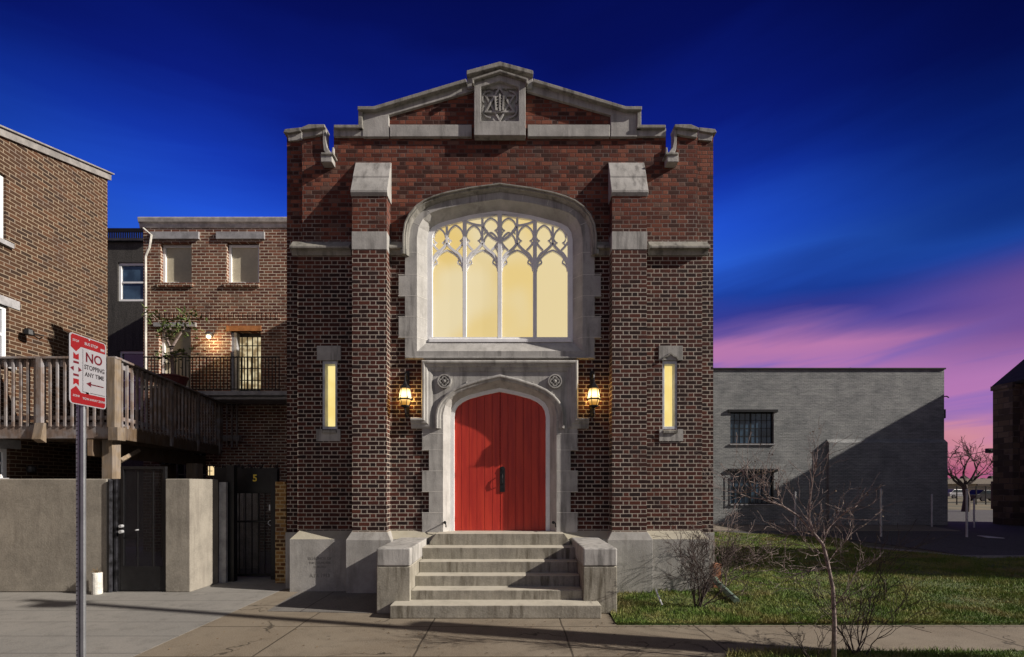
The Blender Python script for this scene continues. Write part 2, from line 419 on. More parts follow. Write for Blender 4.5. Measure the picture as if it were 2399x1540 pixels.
sheet('cheek_shade_slab', [(X(620, 7.1), 7.18-D0), (X(878, 7.1), 7.06-D0), (X(878, 7.1), 8.55-D0), (X(742, 8.5), 8.62-D0), (X(700, 8.5), 8.55-D0)], 0.008, SLABM)  # slab darkened over the area of the step cheek's cast shadow
# parking area and far path
sheet('parking_area', [(X(1700, 19.5), 19.5-D0), (X(2000, 16.8), 16.8-D0), (X(2150, 14.6), 14.6-D0), (X(2260, 13.1), 13.1-D0), (X(2420, 12.5), 12.5-D0), (60, 12.4-D0), (60, 30), (4, 30), (4, 21.5-D0)], -.006, ASPH)
sheet('far_path', [(X(1660, 21), 20.4-D0), (X(2240, 20.4), 20.2-D0), (X(2240, 21.5), 23.3-D0), (X(1600, 22), 23.3-D0)], .012, pave_mat('far_concrete', (.20, .17, .13, 1), (.24, .2, .16, 1), (.08, .07, .06, 1), False, jx=2.0, jy=0))
sheet('white_slab', [(X(2275, 18.0), 17.4-D0), (X(2340, 17.4), 17.2-D0), (X(2345, 17.4), 17.9-D0), (X(2283, 18.2), 18.1-D0)], .03, WHITES)
KE = struct(MB().prism_z([(X(2040, 14.4), 14.5-D0), (X(2150, 13.4), 13.5-D0), (X(2270, 12.5), 12.6-D0), (60, 12.2-D0), (60, 12.42-D0), (X(2270, 12.6), 12.8-D0), (X(2160, 13.5), 13.7-D0), (X(2045, 14.5), 14.75-D0)], -.02, .04).build('parking_kerb', LIMED))
# lawn soil + verge soil
def lawn_mat():
    m, k, bs, geo = base_mat('lawn_soil')
    P = geo.outputs['Position']
    a = k.noise(P, 2.0, 5, .7); b = k.noise(P, 14, 4)
    c = k.mix(k.mr(a, .4, .65), (.06, .10, .022, 1), (.12, .13, .04, 1))
    c = k.mix(k.m('MULTIPLY', k.mr(b, .5, .7), .7), c, (.06, .05, .02, 1))
    k.put(bs.inputs['Base Color'], c); bs.inputs['Roughness'].default_value = .95; bump(k, bs, b, .6, .02)
    return m
LAWNP = [(X(1443, 6.5), 6.50-D0), (40, 6.50-D0), (40, 12.2-D0), (X(2300, 12.4), 12.45-D0), (X(2150, 13.4), 13.5-D0), (X(2040, 14.4), 14.6-D0), (X(1960, 17.2), 17.2-D0), (X(1700, 19.4), 19.6-D0), (3.1, 20.3-D0), (3.1, .3), (X(1443, 7.2), .3)]
sheet('lawn', LAWNP, .012, lawn_mat())
VERGEP = [(X(1700, 5.4), 5.33-D0), (X(1800, 5.4), 5.42-D0), (40, 5.45-D0), (40, 3.16-D0), (2.0, 3.16-D0), (X(1690, 5.0), 5.0-D0)]
sheet('verge', VERGEP, .012, lawn_mat())
def inside(p, poly):
    c = False; n = len(poly)
    for i in range(n):
        a = poly[i]; b = poly[i-1]
        if (a[1] > p[1]) != (b[1] > p[1]) and p[0] < (b[0]-a[0])*(p[1]-a[1])/(b[1]-a[1])+a[0]: c = not c
    return c
def grass_mat():
    m, k, bs, geo = base_mat('grass_blades')
    P = geo.outputs['Position']
    a = k.noise(P, 1.6, 5, .7); b = k.noise(P, 40, 2)
    c = k.mix(k.mr(a, .38, .62), (.13, .21, .035, 1), (.30, .31, .09, 1))
    c = k.mix(k.mr(b, .4, .7), c, k.vm('MULTIPLY', c, (.55, .6, .6)))
    c = k.mix(k.m('MULTIPLY', k.mr(k.noise(P, .8, 4, .7), .5, .66), .75), c, (.25, .20, .09, 1))
    k.put(bs.inputs['Base Color'], c); bs.inputs['Roughness'].default_value = .7; bs.inputs['Specular IOR Level'].default_value = .2
    return m
def grass(name, poly, n, x0, x1, y0, y1, hmin, hmax, label, bias=1.0):
    r = random.Random(3); v = []; f = []
    cnt = 0
    while cnt < n:
        y = y0+(y1-y0)*r.random()**bias; x = x0+(x1-x0)*r.random()
        if abs(x) > (y+D0)*1.12+.5 or not inside((x, y), poly): cnt += .25; continue
        cnt += 1
        h = r.uniform(hmin, hmax)*(1+.6*math.sin(x*2.1+y*1.3)*math.sin(y*2.9-x*.7)); a = r.uniform(0, math.pi); w = r.uniform(.0022, .0048)*(1+(y+D0)*.10)
        dx, dy = math.cos(a)*w, math.sin(a)*w; lx, ly = r.gauss(0, .4)*h, r.gauss(0, .4)*h
        i = len(v); v += [(x-dx, y-dy, .01), (x+dx, y+dy, .01), (x+lx, y+ly, .012+h)]; f.append((i, i+1, i+2))
    me = bpy.data.meshes.new(name); me.from_pydata(v, [], f); me.materials.append(GRASSM)
    o = bpy.data.objects.new(name, me); COL.objects.link(o); struct(o, 'stuff', label); o['category'] = 'grass'
    return o
GRASSM = grass_mat()
grass('grass', LAWNP, 190000, 1.4, 22, 6.5-D0, 20-D0, .025, .06, 'short green lawn grass beside the brick church', 1.7)
grass('verge_grass', VERGEP, 16000, 2.2, 7, 3.9-D0, 5.45-D0, .03, .07, 'rough grass verge at the near edge of the pavement')

# ================================================================== CHURCH
ch = thing('church', 'red brick gothic church front with stone gable, big arched window and red door', 'church', (AX, 0, 0))
# openings (display px on facade plane)
WFO = [(977, 823), (977, 556), (981, 532), (991, 513), (1008, 500), (1032, 491), (1095, 477), (1171, 467)]     # front edge of window splay
WFI = [(1002, 801), (1002, 562), (1005, 545), (1013, 533), (1027, 525), (1045, 519), (1100, 505), (1171, 494)]  # frame edge
DFO = [(1038, 1251), (1038, 972), (1043, 950), (1053, 934), (1068, 922), (1090, 911), (1128, 900), (1171, 892)]
DFI = [(1057, 1249), (1057, 975), (1061, 957), (1068, 945), (1080, 936), (1098, 928), (1132, 919), (1171, 911)]
RW, RD = .18, .20
YW, YD = -.04+RW, -.04+RD
sl_l = [(755, 1006), (755, 845), (790, 845), (790, 1006)]
outer = [(697, 1262), (697, 600), (708, 598), (708, 366), (852, 366), (852, 272), (884, 272), (1097, 206), (1097, 186), (1171, 166)]
def grow(pts, e):   # offset outward from centre a bit (so wall stays behind stone)
    return [(a-e if a < 1171 else a, b-(e if b < 820 else 0)) for a, b in pts]
wl = MB()
w_open = mirror([(966, 834), (966, 552), (971, 526), (983, 505), (1001, 490), (1028, 480), (1095, 466), (1171, 456)])
d_open = mirror([(1026, 1262.5), (1026, 972), (1032, 945), (1044, 927), (1060, 913), (1085, 901), (1127, 889), (1171, 881)])
# main wall with hole loops; the door hole is part of the outline (open at the bottom)
out = pxs(outer)+[(2*AX-a, b) for a, b in reversed(pxs(outer)[:-1])]
dopen = pxs(d_open)
out2 = out+[(p[0], p[1]) for p in reversed(dopen)]
out2 = [p for p in out2]
wl.fill([out2, pxs(w_open), pxs(sl_l), [(2*AX-a, b) for a, b in pxs(sl_l)]], 0, .34)
for s in (0, 1):
    for p in ([(708, 368), (708, 306), (757, 306), (757, 368)], [(782, 368), (782, 306), (853, 306), (853, 368)]):
        wl.prism([((2*AX-X(a_)) if s else X(a_), Z(b_)) for a_, b_ in p], .001, .10)
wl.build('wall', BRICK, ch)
for s in (1, -1):   # set back corner strips
    b = MB()
    xa, xb = AX-s*(AX-X(705)), AX-s*(AX-X(672, 8.83))
    b.box(xa+s*.0, xb, .15, .62, 0, Z(316, 8.83))
    b.build('corner_wall', BRICK, ch)
b = MB(); xl = X(672, 8.83)
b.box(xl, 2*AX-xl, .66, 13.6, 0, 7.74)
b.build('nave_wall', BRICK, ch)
MB().box(xl-.08, 2*AX-xl+.08, .62, 13.7, 7.745, 7.86).build('roof', ROOF, ch)
# ---- parapet and gable stone
def sym(fn):
    for s in (0, 1): fn(s)
def sx(px, s, d=D0):   # x of a display px, mirrored if s
    x = X(px, d); return 2*AX-x if s else x
def poly_s(pts, s, d=D0): return [(sx(a, s, d), Z(b, d)) for a, b in pts]
ya, yb = -.05, .39
st = MB(); cp = MB()
for s in (0, 1):
    # corner strip cap, pier cap, parapet length beside the notch
    cp.prism(poly_s([(664, 312), (668, 304), (706, 300), (706, 309), (676, 314)], s, 8.78), .08, .34)
    st.prism(poly_s([(671, 311), (706, 308), (706, 326), (674, 329)], s, 8.78), .12, .32)
    cp.prism(poly_s([(703, 298), (722, 290), (760, 290), (760, 297), (703, 304)], s, 8.57), -.10, .14)
    st.prism(poly_s([(708, 302), (762, 296), (762, 311), (740, 317), (708, 322)], s, 8.63), -.045, .11)
    st.prism(poly_s([(756, 296), (763, 296), (763, 330), (766, 345), (775, 357), (782, 361), (782, 366), (768, 366), (758, 352), (756, 335)], s, 8.63), -.05, .11)
    st.prism(poly_s([(778, 345), (782, 345), (782, 362), (776, 360)], s, 8.63), -.05, .11)
    st.prism(poly_s([(757, 368), (783, 368), (783, 389), (757, 389)], s, 8.63), -.16, .10)
    cp.prism(poly_s([(755, 363), (785, 363), (785, 369), (755, 369)], s, 8.57), -.18, .12)
    cp.prism(poly_s([(781, 291), (849, 291), (849, 299), (781, 299)], s, 8.57), -.10, .14)
    st.prism(poly_s([(781, 299), (850, 299), (850, 319), (781, 319)], s, 8.63), -.045, .11)
    # step up and raking coping
    cp.prism(poly_s([(838, 251), (848, 251), (848, 299), (838, 299)], s, 8.57), -.09, .43)
    cp.sweep(poly_s([(838, 255), (876, 255), (1093, 190)], s, 8.57), [(-.032 if not s else .032, -.13), (.032 if not s else -.032, -.13), (.032 if not s else -.032, .46), (-.032 if not s else .032, .46)])
    st.prism(poly_s([(848, 259), (877, 259), (1093, 194), (1108, 190), (1108, 213), (911, 270), (848, 290)], s, 8.63), -.05, .40)
    st.prism(poly_s([(849.5, 270), (911, 270), (911, 321), (849.5, 321)], s, 8.63), -.055, .04)
    st.prism(poly_s([(913, 293), (1105, 293), (1105, 321), (913, 321)], s, 8.63), -.06, .04)
# centre block
cp.prism(mirror_pts := poly_s([(1093, 166), (1171, 145), (1249, 166), (1249, 176), (1171, 156), (1093, 176)], 0, 8.53), -.16, .48)
st.prism(poly_s([(1094, 174), (1171, 154), (1248, 174), (1248, 206), (1094, 206)], 0, 8.59), -.075, .42)
st.fill([poly_s([(1111, 321), (1111, 198), (1171, 180), (1231, 198), (1231, 321)], 0, 8.59), poly_s([(1127, 288), (1127, 208), (1171, 194), (1215, 208), (1215, 288)], 0, 8.59)], -.13, .03)
cp.sweep(poly_s([(1108, 200), (1108, 190), (1171, 170), (1234, 190), (1234, 200)], 0, 8.53), [(-.02, -.19), (.02, -.19), (.02, -.10), (-.02, -.10)])
st.prism(poly_s([(1125, 290), (1217, 290), (1217, 190), (1125, 190)], 0, 8.59), -.035, .02)
st.build('gable_stonework', LIME, ch, bevel=.008)
cp.build('coping', LIMED, ch, bevel=.01)
# emblem relief : six-pointed star in a scalloped ring with an ornate monogram
em = MB(); ecx, ecz = AX, Z(243, 8.6); r = .27
def erib(pts, w, y0=-.07, y1=-.03, closed=False): em.ribbon([(ecx+a, ecz+b) for a, b in pts], w, y0, y1, closed)
tri = lambda a0: [(r*math.cos(a0+i*2*math.pi/3)*1.05, r*math.sin(a0+i*2*math.pi/3)*1.08) for i in range(3)]
def rotstar(a0): return [(.29*math.cos(a0+i*2*math.pi/3), .29*math.sin(a0+i*2*math.pi/3)) for i in range(3)]
erib(rotstar(math.pi/2), .034, -.085, -.03, True); erib(rotstar(-math.pi/2), .034, -.075, -.03, True)
for i in range(6):
    a0 = i*math.pi/3+math.pi/6
    c = (.20*math.cos(a0), .20*math.sin(a0))
    erib([(c[0]+.135*math.cos(a0+t), c[1]+.135*math.sin(a0+t)) for t in [q*.2-1.1 for q in range(12)]], .026)
for dx, pts in ((-.07, [(-.01, .12), (.0, -.12), (.03, -.12)]), (0, [(0, .17), (0, -.15)]), (.06, [(.01, .13), (-.01, -.13)])):
    erib([(dx+a, b_) for a, b_ in pts], .03, -.10, -.03)
for k_ in range(5): erib([(-.08, .1-.05*k_), (-.02, .12-.05*k_), (.03, .08-.05*k_), (.085, .1-.05*k_)], .014, -.095, -.03)
em.build('relief_emblem', LIME, ch, bevel=.004)
# ---- buttresses
P_B = .25
bd = D0-P_B
for s in (0, 1):
    bb = MB(); xa, xb = sx(825, s, bd), sx(906, s, bd)
    bb.box(xa, xb, -P_B, .02, .9, Z(447, bd))
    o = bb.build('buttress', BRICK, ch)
    q = MB(); e = .02
    x0, x1 = min(xa, xb), max(xa, xb)
    zt, zb = Z(382), Z(460, bd); z1 = Z(414, 8.52); z2 = Z(446, bd-.03)
    q.prism_x([(.03, zt), (-.01, zt), (-.16, z1+.012), (-.16, z1-.022), (-P_B-.035, z2), (-P_B-.035, zb+.05), (-P_B-.005, zb), (.03, zb)], x0-e, x1+e)
    q.build('weathering_cap', LIME, o, bevel=.006)
    q = MB(); q.box(x0-.006, x1+.006, -P_B-.008, .02, Z(585, bd), Z(543, bd)); q.build('stone_band', LIME, o, bevel=.004)
    q = MB(); yf = -P_B-.06; xe = .09; zb0, zt0 = .925, 1.065
    q.loft([[(x0-xe, yf, 0), (x1+xe, yf, 0), (x1+xe, .01, 0), (x0-xe, .01, 0)], [(x0-xe, yf, zb0), (x1+xe, yf, zb0), (x1+xe, .01, zb0), (x0-xe, .01, zb0)],
            [(x0-.01, -P_B-.006, zt0), (x1+.01, -P_B-.006, zt0), (x1+.01, .01, zt0), (x0-.01, .01, zt0)]], True, True)
    q.build('plinth', GRAN, o, bevel=.006)
# wall plinth
xe = X(682, 8.56); yf = -.17
pls = []
for x0, x1 in ((xe, X(1040)), (X(1302), 2*AX-xe)):
    q = MB()
    e0 = .10 if x0 == xe else 0; e1 = 0 if x0 == xe else .10
    q.loft([[(x0, yf, 0), (x1, yf, 0), (x1, .3, 0), (x0, .3, 0)], [(x0, yf, .925), (x1, yf, .925), (x1, .3, .925), (x0, .3, .925)],
            [(x0+e0, -.006, 1.063), (x1-e1, -.006, 1.063), (x1-e1, .3, 1.063), (x0+e0, .3, 1.063)]], True, True)
    s = 0 if x0 == xe else 1; q.box(sx(690, s), sx(670, s, 8.80), .10, .6, 0, 1.02)
    pls.append(q.build('plinth', GRAN, ch))
pl = pls[0]
q = MB()
mt = Matrix.Translation((X(752, 8.56), yf-.001, Z(1308, 8.56))) @ Matrix.Rotation(math.pi/2, 4, 'X')
for i, (t, szz) in enumerate((('IN HONOR OF', .062), ('THE FOUNDERS', .052), ('ERECTED', .05))):
    q.text(t, szz, Matrix.Translation((0, 0, -.075*i)) @ mt, .0015)
q.text('A.D. 1913', .085, Matrix.Translation((0, 0, -.30)) @ mt, .0015)
merge(pl, q, plain('carved_shadow', (.23, .22, .205, 1), .9))
# string courses
q = MB(); q2 = MB()
prof = lambda: [(.0, Z(566)), (-.05, Z(571, 8.63)), (-.13, Z(576, 8.55)), (-.13, Z(581, 8.55)), (-.05, Z(587, 8.63)), (-.03, Z(600)), (.02, Z(600)), (.02, Z(566))]
for s in (0, 1):
    for a, c in ((685, 824), (907, 946)):
        q = MB(); q.prism_x(prof(), sx(a, s), sx(c, s))
        q.build('string_course', LIMED, ch, bevel=.006)

# ---- big window
win = MB()
sur = MB()
so = [(949, 841), (949, 792), (934, 792), (934, 743.5), (949, 743.5), (949, 695), (934, 695), (934, 646), (949, 646), (949, 590), (951, 548), (958, 520), (971, 500), (988, 485), (1012, 472), (1042, 462), (1104, 448), (1171, 439)]
so_full = poly_s(so, 0, 8.64)+list(reversed(poly_s(so, 1, 8.64)[:-1]))
wf = poly_s(WFO, 0, 8.645)+list(reversed(poly_s(WFO, 1, 8.645)[:-1])); wi = poly_s(WFI, 0, D0+YW)+list(reversed(poly_s(WFI, 1, D0+YW)[:-1]))
sur.fill([so_full, wf], -.04, .03)
win_o = sur.build('window_surround', LIME, ch)
spl = MB()
n = len(wf)
spl.add([(x, -.035, z) for x, z in wf]+[(x, YW, z) for x, z in wi]+[(x*1.0+(x-AX)*.05, YW+.03, z) for x, z in wi],
        [(i, (i+1) % n, (i+1) % n+n, i+n) for i in range(n)])
spl.build('splayed_reveal', LIMEB, win_o, recalc=False)
# mortar joints on surround
j = MB(); jy0, jy1 = -.0425, .0
for s in (0, 1):
    for yy, a in ((792, 934), (743.5, 934), (695, 934), (646, 934), (594, 949)): j.box(sx(a, s), sx(977, s), jy0, jy1, Z(yy)-.004, Z(yy)+.004)
    for p0, p1 in (((958, 520), (983, 530)), ((988, 486), (1009, 500)), ((1055, 460), (1060, 484)), ((1115, 447), (1118, 472))):
        j.ribbon(poly_s([p0, p1], s), .008, jy0, jy1)
    j.box(sx(1075, s)-.004, sx(1075, s)+.004, jy0, jy1, Z(841), Z(824))
merge(win_o, j, JOINT)
j = MB()
def splay_joint(z_, xf, xb, y1_):
    for s in (0, 1):
        a_, b_ = (2*AX-xf, 2*AX-xb) if s else (xf, xb); o_ = .004 if not s else -.004
        j.add([(a_+o_, -.036, z_-.004), (b_+o_, y1_, z_-.004), (b_+o_, y1_, z_+.004), (a_+o_, -.036, z_+.004)], [(0, 1, 2, 3)])
for yy in (594, 646, 695, 743.5, 792): splay_joint(Z(yy), X(977, 8.645), X(1002, D0+YW), YW)
merge(win_o, j, JOINT)
q = MB(); hood = [(949, 596), (949, 552), (953, 526), (962, 506), (977, 488), (995, 475), (1018, 465), (1046, 456.5), (1105, 445), (1171, 436)]
hp = poly_s(hood, 0, 8.56)+list(reversed(poly_s(hood, 1, 8.56)[:-1]))
hprof = [(.055, -.02), (.055, -.10), (.035, -.155), (.015, -.155), (.010, -.125), (-.015, -.125), (-.030, -.085), (-.055, -.055), (-.055, -.02)]
q.sweep(hp, hprof)
for s in (0, 1):
    q.box(sx(942, s), sx(956, s), -.13, .0, Z(603), Z(592))
q.build('hood_mould', LIMED, win_o, bevel=0)
q = MB(); q.box(sx(949, 0)+.02, sx(949, 1)-.02, -.075, -.03, Z(842), Z(838)); q.build('sill', LIME, win_o, bevel=.004)
# frame, mullions, tracery (in frame plane)
dW = D0+YW
def T(x, y): return (X((1400+x/1.925)/1.6, dW), Z((600+y/1.925)/1.6, dW))
fr = MB()
ins = []
cxw, czw = AX, Z(650)
wi_in = poly_s([(1013, 790), (1013, 566), (1014, 551), (1021, 541), (1033, 533), (1050, 527), (1102, 514), (1171, 504)], 0, D0+YW)
wi_in = wi_in+[(2*AX-a, b_) for a, b_ in reversed(wi_in[:-1])]
wo2 = [(x+(x-AX)*.012, z) for x, z in wi]; wo2 = [(x, z+(.01 if z > Z(600) else -.02)) for x, z in wo2]
fr.fill([wo2, wi_in], YW-.005, YW+.09)
tr = MB(); fy0, fy1 = YW+.012, YW+.075
bw = .072
def Tm(x, y, s):  # mirrored about crop x=911
    return T(1822-x if s else x, y)
def arc(p, q, bulge, n=6):
    (x0, y0), (x1, y1) = p, q; out_ = []
    mx, my = (x0+x1)/2, (y0+y1)/2; nx, ny = -(y1-y0), (x1-x0)
    cx_, cy_ = mx+nx*bulge, my+ny*bulge
    for i in range(n+1):
        t = i/n; out_.append(((1-t)**2*x0+2*t*(1-t)*cx_+t*t*x1, (1-t)**2*y0+2*t*(1-t)*cy_+t*t*y1))
    return out_
mull = MB()
mull.ribbon([T(911, 1300), T(911, 370)], bw*1.15, fy0-.02, fy1)
for s in (0, 1): mull.ribbon([Tm(657, 1300, s), Tm(657, 440, s)], bw, fy0-.012, fy1)
def bar(pts, w, s, a=0, b_=0): tr.ribbon([Tm(x, y, s) for x, y in pts], w*1.25, fy0-.01+a, fy1-.015+b_)
for s in (0, 1):
    # sub mullions
    bar([(528, 605), (528, 478)], .034, s, .004); bar([(785, 600), (785, 420)], .034, s, .004)
    for (l, c, rr) in ((418, 528, 648), (668, 785, 900)):
        bar(arc((l, 745), (l+38, 672), -.12)+arc((l+38, 672), (c, 598), .12)[1:], .036, s, .002)
        bar(arc((rr, 745), (rr-38, 672), .12)+arc((rr-38, 672), (c, 598), -.12)[1:], .036, s, .002)
        # main light head: pointed arch with cusps
        bar(arc((l, 780), (c, 648), -.28, 10), .024, s, .012)
        bar(arc((rr, 780), (c, 648), .28, 10), .024, s, .012)
        for sg, xx in ((1, l), (-1, rr)):
            bar(arc((xx+sg*4, 800), (xx+sg*40, 742), -.35*sg), .022, s, .014)
            bar(arc((xx+sg*40, 742), (xx+sg*30, 715), .2*sg), .020, s, .014)
            # dagger bars from mullion up to the ogee
            bar(arc((xx+sg*2, 590), (xx+sg*48, 648), .1*sg), .028, s, .006)
    # heads of upper lights
    def head(l, rr, top, sp):
        c = (l+rr)/2
        bar(arc((l, sp), (c, top), -.28, 8), .024, s, .008); bar(arc((rr, sp), (c, top), .28, 8), .024, s, .008)
        for sg, xx in ((1, l), (-1, rr)):
            bar(arc((xx+sg*3, sp+10), (xx+sg*22, sp+34), .25*sg, 4)+arc((xx+sg*22, sp+34), (xx+sg*5, sp+62), .25*sg, 4)[1:], .018, s, .014)
    head(432, 520, 492, 560); head(536, 648, 468, 545); head(668, 778, 470, 545)
    head(795, 900, 520, 600); head(795, 900, 418, 470)
    bar(arc((905, 585), (792, 478), -.18, 8), .036, s, .004)
    bar(arc((785, 470), (665, 440), -.1, 6), .028, s, .006)
wo = fr.build('window_frame', WHITE, win_o, bevel=.008)
mull.build('mullion', WHITE, wo, bevel=.008)
tr.build('tracery', WHITE, wo)
def top_at(x, pts):
    for a, c in zip(pts, pts[1:]):
        if min(a[0], c[0]) <= x <= max(a[0], c[0]) and abs(a[0]-c[0]) > 1e-6: return a[1]+(c[1]-a[1])*(x-a[0])/(c[0]-a[0])
    return pts[1][1]
xm = [min(p[0] for p in wi)+.01, T(657, 0)[0], T(911, 0)[0], Tm(657, 0, 1)[0], max(p[0] for p in wi)-.01]
for i, cc in enumerate(((238, 206, 126), (236, 209, 140), (241, 212, 138), (240, 219, 165))):
    xs = [xm[i]+.002+(xm[i+1]-xm[i]-.004)*t/8 for t in range(9)]
    MB().prism([(xs[0], wi[0][1]+.02), (xs[-1], wi[0][1]+.02)]+[(x, top_at(x, wi)-.03) for x in reversed(xs)], YW+.06, YW+.075).build(
        'pane', glow_mat('lit_frosted_pane', srgb(*cc), .72, srgb(240, 222, 176), .9), win_o)
q = MB(); q.prism_x([(YW-.04, Z(803, dW)), (YW-.04, Z(796, dW)), (YW+.02, Z(792, dW)), (YW+.02, Z(803, dW))], X(1006, dW), X(1338, dW)); q.build('frame_rail', WHITE, wo, bevel=.003)

# ---- slit windows
SLITP = plain('slit_frame_paint', (.50, .52, .56, 1), .5)
for s in (0, 1):
    loop_o = [(sx(755, s), Z(845)), (sx(790, s), Z(845)), (sx(790, s), Z(1007)), (sx(755, s), Z(1007))]
    mid_ = (sx(755, s)+sx(790, s))/2
    loop_i = [(x+(.042 if x < mid_ else -.042), z+(-.06 if z > 3 else .06)) for x, z in loop_o]
    q = MB(); q.fill([loop_o, loop_i], .012, .2); o = q.build('narrow_window', SLITP, ch, bevel=.006)
    MB().box(sx(743, s), sx(799, s), -.02, .05, Z(845), Z(811)).build('head_stone', LIME, o, bevel=.004)
    MB().prism([(sx(a_, s), Z(b_)) for a_, b_ in ((742, 1034), (798, 1034), (798, 1006), (790, 1006), (790, 1014), (755, 1014), (755, 1006), (742, 1006))], -.02, .05).build('sill_stone', LIME, o)
    if s: MB().sweep(poly_s([(753, 846), (758, 838), (766, 835), (772, 829), (779, 835), (787, 838), (792, 846)], s), [(-.012, -.045), (.012, -.045), (.012, .0), (-.012, .0)]).build('carved_hood', LIMED, o)
    MB().prism(loop_o, .165, .175).build('pane', PANE2, o)
    q = MB(); q.prism_x([(-.05, Z(1015)), (-.05, Z(1010)), (.13, Z(1003)), (.13, Z(1015))], sx(756, s), sx(789, s)); q.build('sill', LIMED, o)

# ---- doorway
sur = MB()
do = [(989, 1249), (989, 1201), (1005, 1201), (1005, 1152), (989, 1152), (989, 1103.7), (1005, 1103.7), (1005, 1055), (989, 1055), (989, 1017), (989, 852), (1171, 852)]
df = poly_s(DFO, 0, 8.645)+list(reversed(poly_s(DFO, 1, 8.645)[:-1])); di = poly_s(DFI, 0, D0+YD)+list(reversed(poly_s(DFI, 1, D0+YD)[:-1]))
door_out = poly_s(do, 0, 8.64)+list(reversed(poly_s(do, 1, 8.64)[:-1]))+list(reversed(df))
sur.fill([door_out], -.04, .03)
dso = sur.build('door_surround', LIME, ch)
spl = MB(); n = len(df)
spl.add([(x, -.035, z) for x, z in df]+[(x, YD, z) for x, z in di], [(i, i+1, i+1+n, i+n) for i in range(n-1)])
spl.build('splayed_reveal', LIMEB, dso, recalc=False)
j = MB()
for s in (0, 1):
    for yy in (1201, 1152, 1103.7, 1055, 1017, 985): j.box(sx(989 if yy != 985 else 1030, s), sx(1038, s), jy0, jy1, Z(yy)-.004, Z(yy)+.004)
    for p0, p1 in (((1043, 925), (1052, 934)), ((1093, 896), (1097, 909)), ((1145, 885), (1147, 896))): j.ribbon(poly_s([p0, p1], s), .008, -.06, jy1)
merge(dso, j, JOINT)
q = MB()
lab = [(960, 1004), (960, 986), (1001, 986), (1001, 857), (1341, 857), (1341, 986), (1382, 986), (1382, 1004)]
lab = poly_s([(962, 991), (1000, 991), (1000, 857), (1342, 857), (1342, 991), (1380, 991)], 0, 8.58)
lprof = [(.095, -.02), (.095, -.11), (.075, -.135), (.045, -.135), (.035, -.105), (.0, -.10), (-.02, -.075), (-.06, -.068), (-.095, -.05), (-.095, -.02)]
q.sweep(lab, lprof)
q.build('label_mould', LIME, dso, bevel=.004)
q = MB(); am = [(1025, 1003), (1025, 973), (1028, 956), (1035, 943), (1047, 929), (1063, 917), (1087, 906), (1128, 893), (1171, 883)]
amf = poly_s(am, 0, 8.56)+list(reversed(poly_s(am, 1, 8.56)[:-1]))
q.sweep(amf, [(.05, -.03), (.05, -.085), (.03, -.10), (.01, -.10), (-.005, -.075), (-.03, -.07), (-.05, -.05), (-.05, -.03)])
q.build('arch_mould', LIME, dso)
for s in (0, 1):   # carved rosettes in the spandrels
    q = MB(); cx_, cz_ = sx(1041, s, 8.6), Z(893, 8.6)
    ring = [(cx_+.115*math.cos(t*math.pi/8), cz_+.115*math.sin(t*math.pi/8)) for t in range(16)]
    q.ribbon(ring, .022, -.085, -.03, True)
    for t in range(4):
        a_ = t*math.pi/2
        q.ribbon([(cx_+.045*math.cos(a_)+.04*math.cos(u_*math.pi/3), cz_+.045*math.sin(a_)+.04*math.sin(u_*math.pi/3)) for u_ in range(6)], .02, -.08, -.03, True)
    q.lathe([(0.001, 0), (.02, 0), (.03, .03), (.001, .04)], 0, 0, 8)
    for i in range(len(q.v)-32, len(q.v)): v_ = q.v[i]; q.v[i] = (v_[0]+cx_, -.05-v_[2], v_[1]+cz_)
    q.build('rosette', LIME, dso)
# white frame + doors
dD = D0+YD
fr = MB()
dfi2 = [(1064.5, 1246), (1064.5, 978), (1067, 963), (1073, 952), (1084, 943), (1100, 935), (1133, 926), (1171, 918)]
ii = poly_s(dfi2, 0, dD)+list(reversed([(2*AX-a, b_) for a, b_ in poly_s(dfi2, 0, dD)[:-1]]))
oo = [(x, z) for x, z in di]
oo = [(x+(x-AX)*.02, z+(.015 if z > 2.2 else 0)) for x, z in di]
fr.fill([oo+list(reversed(ii))], YD-.02, YD+.08)
fr.build('door_frame', WHITE, dso, bevel=.005)
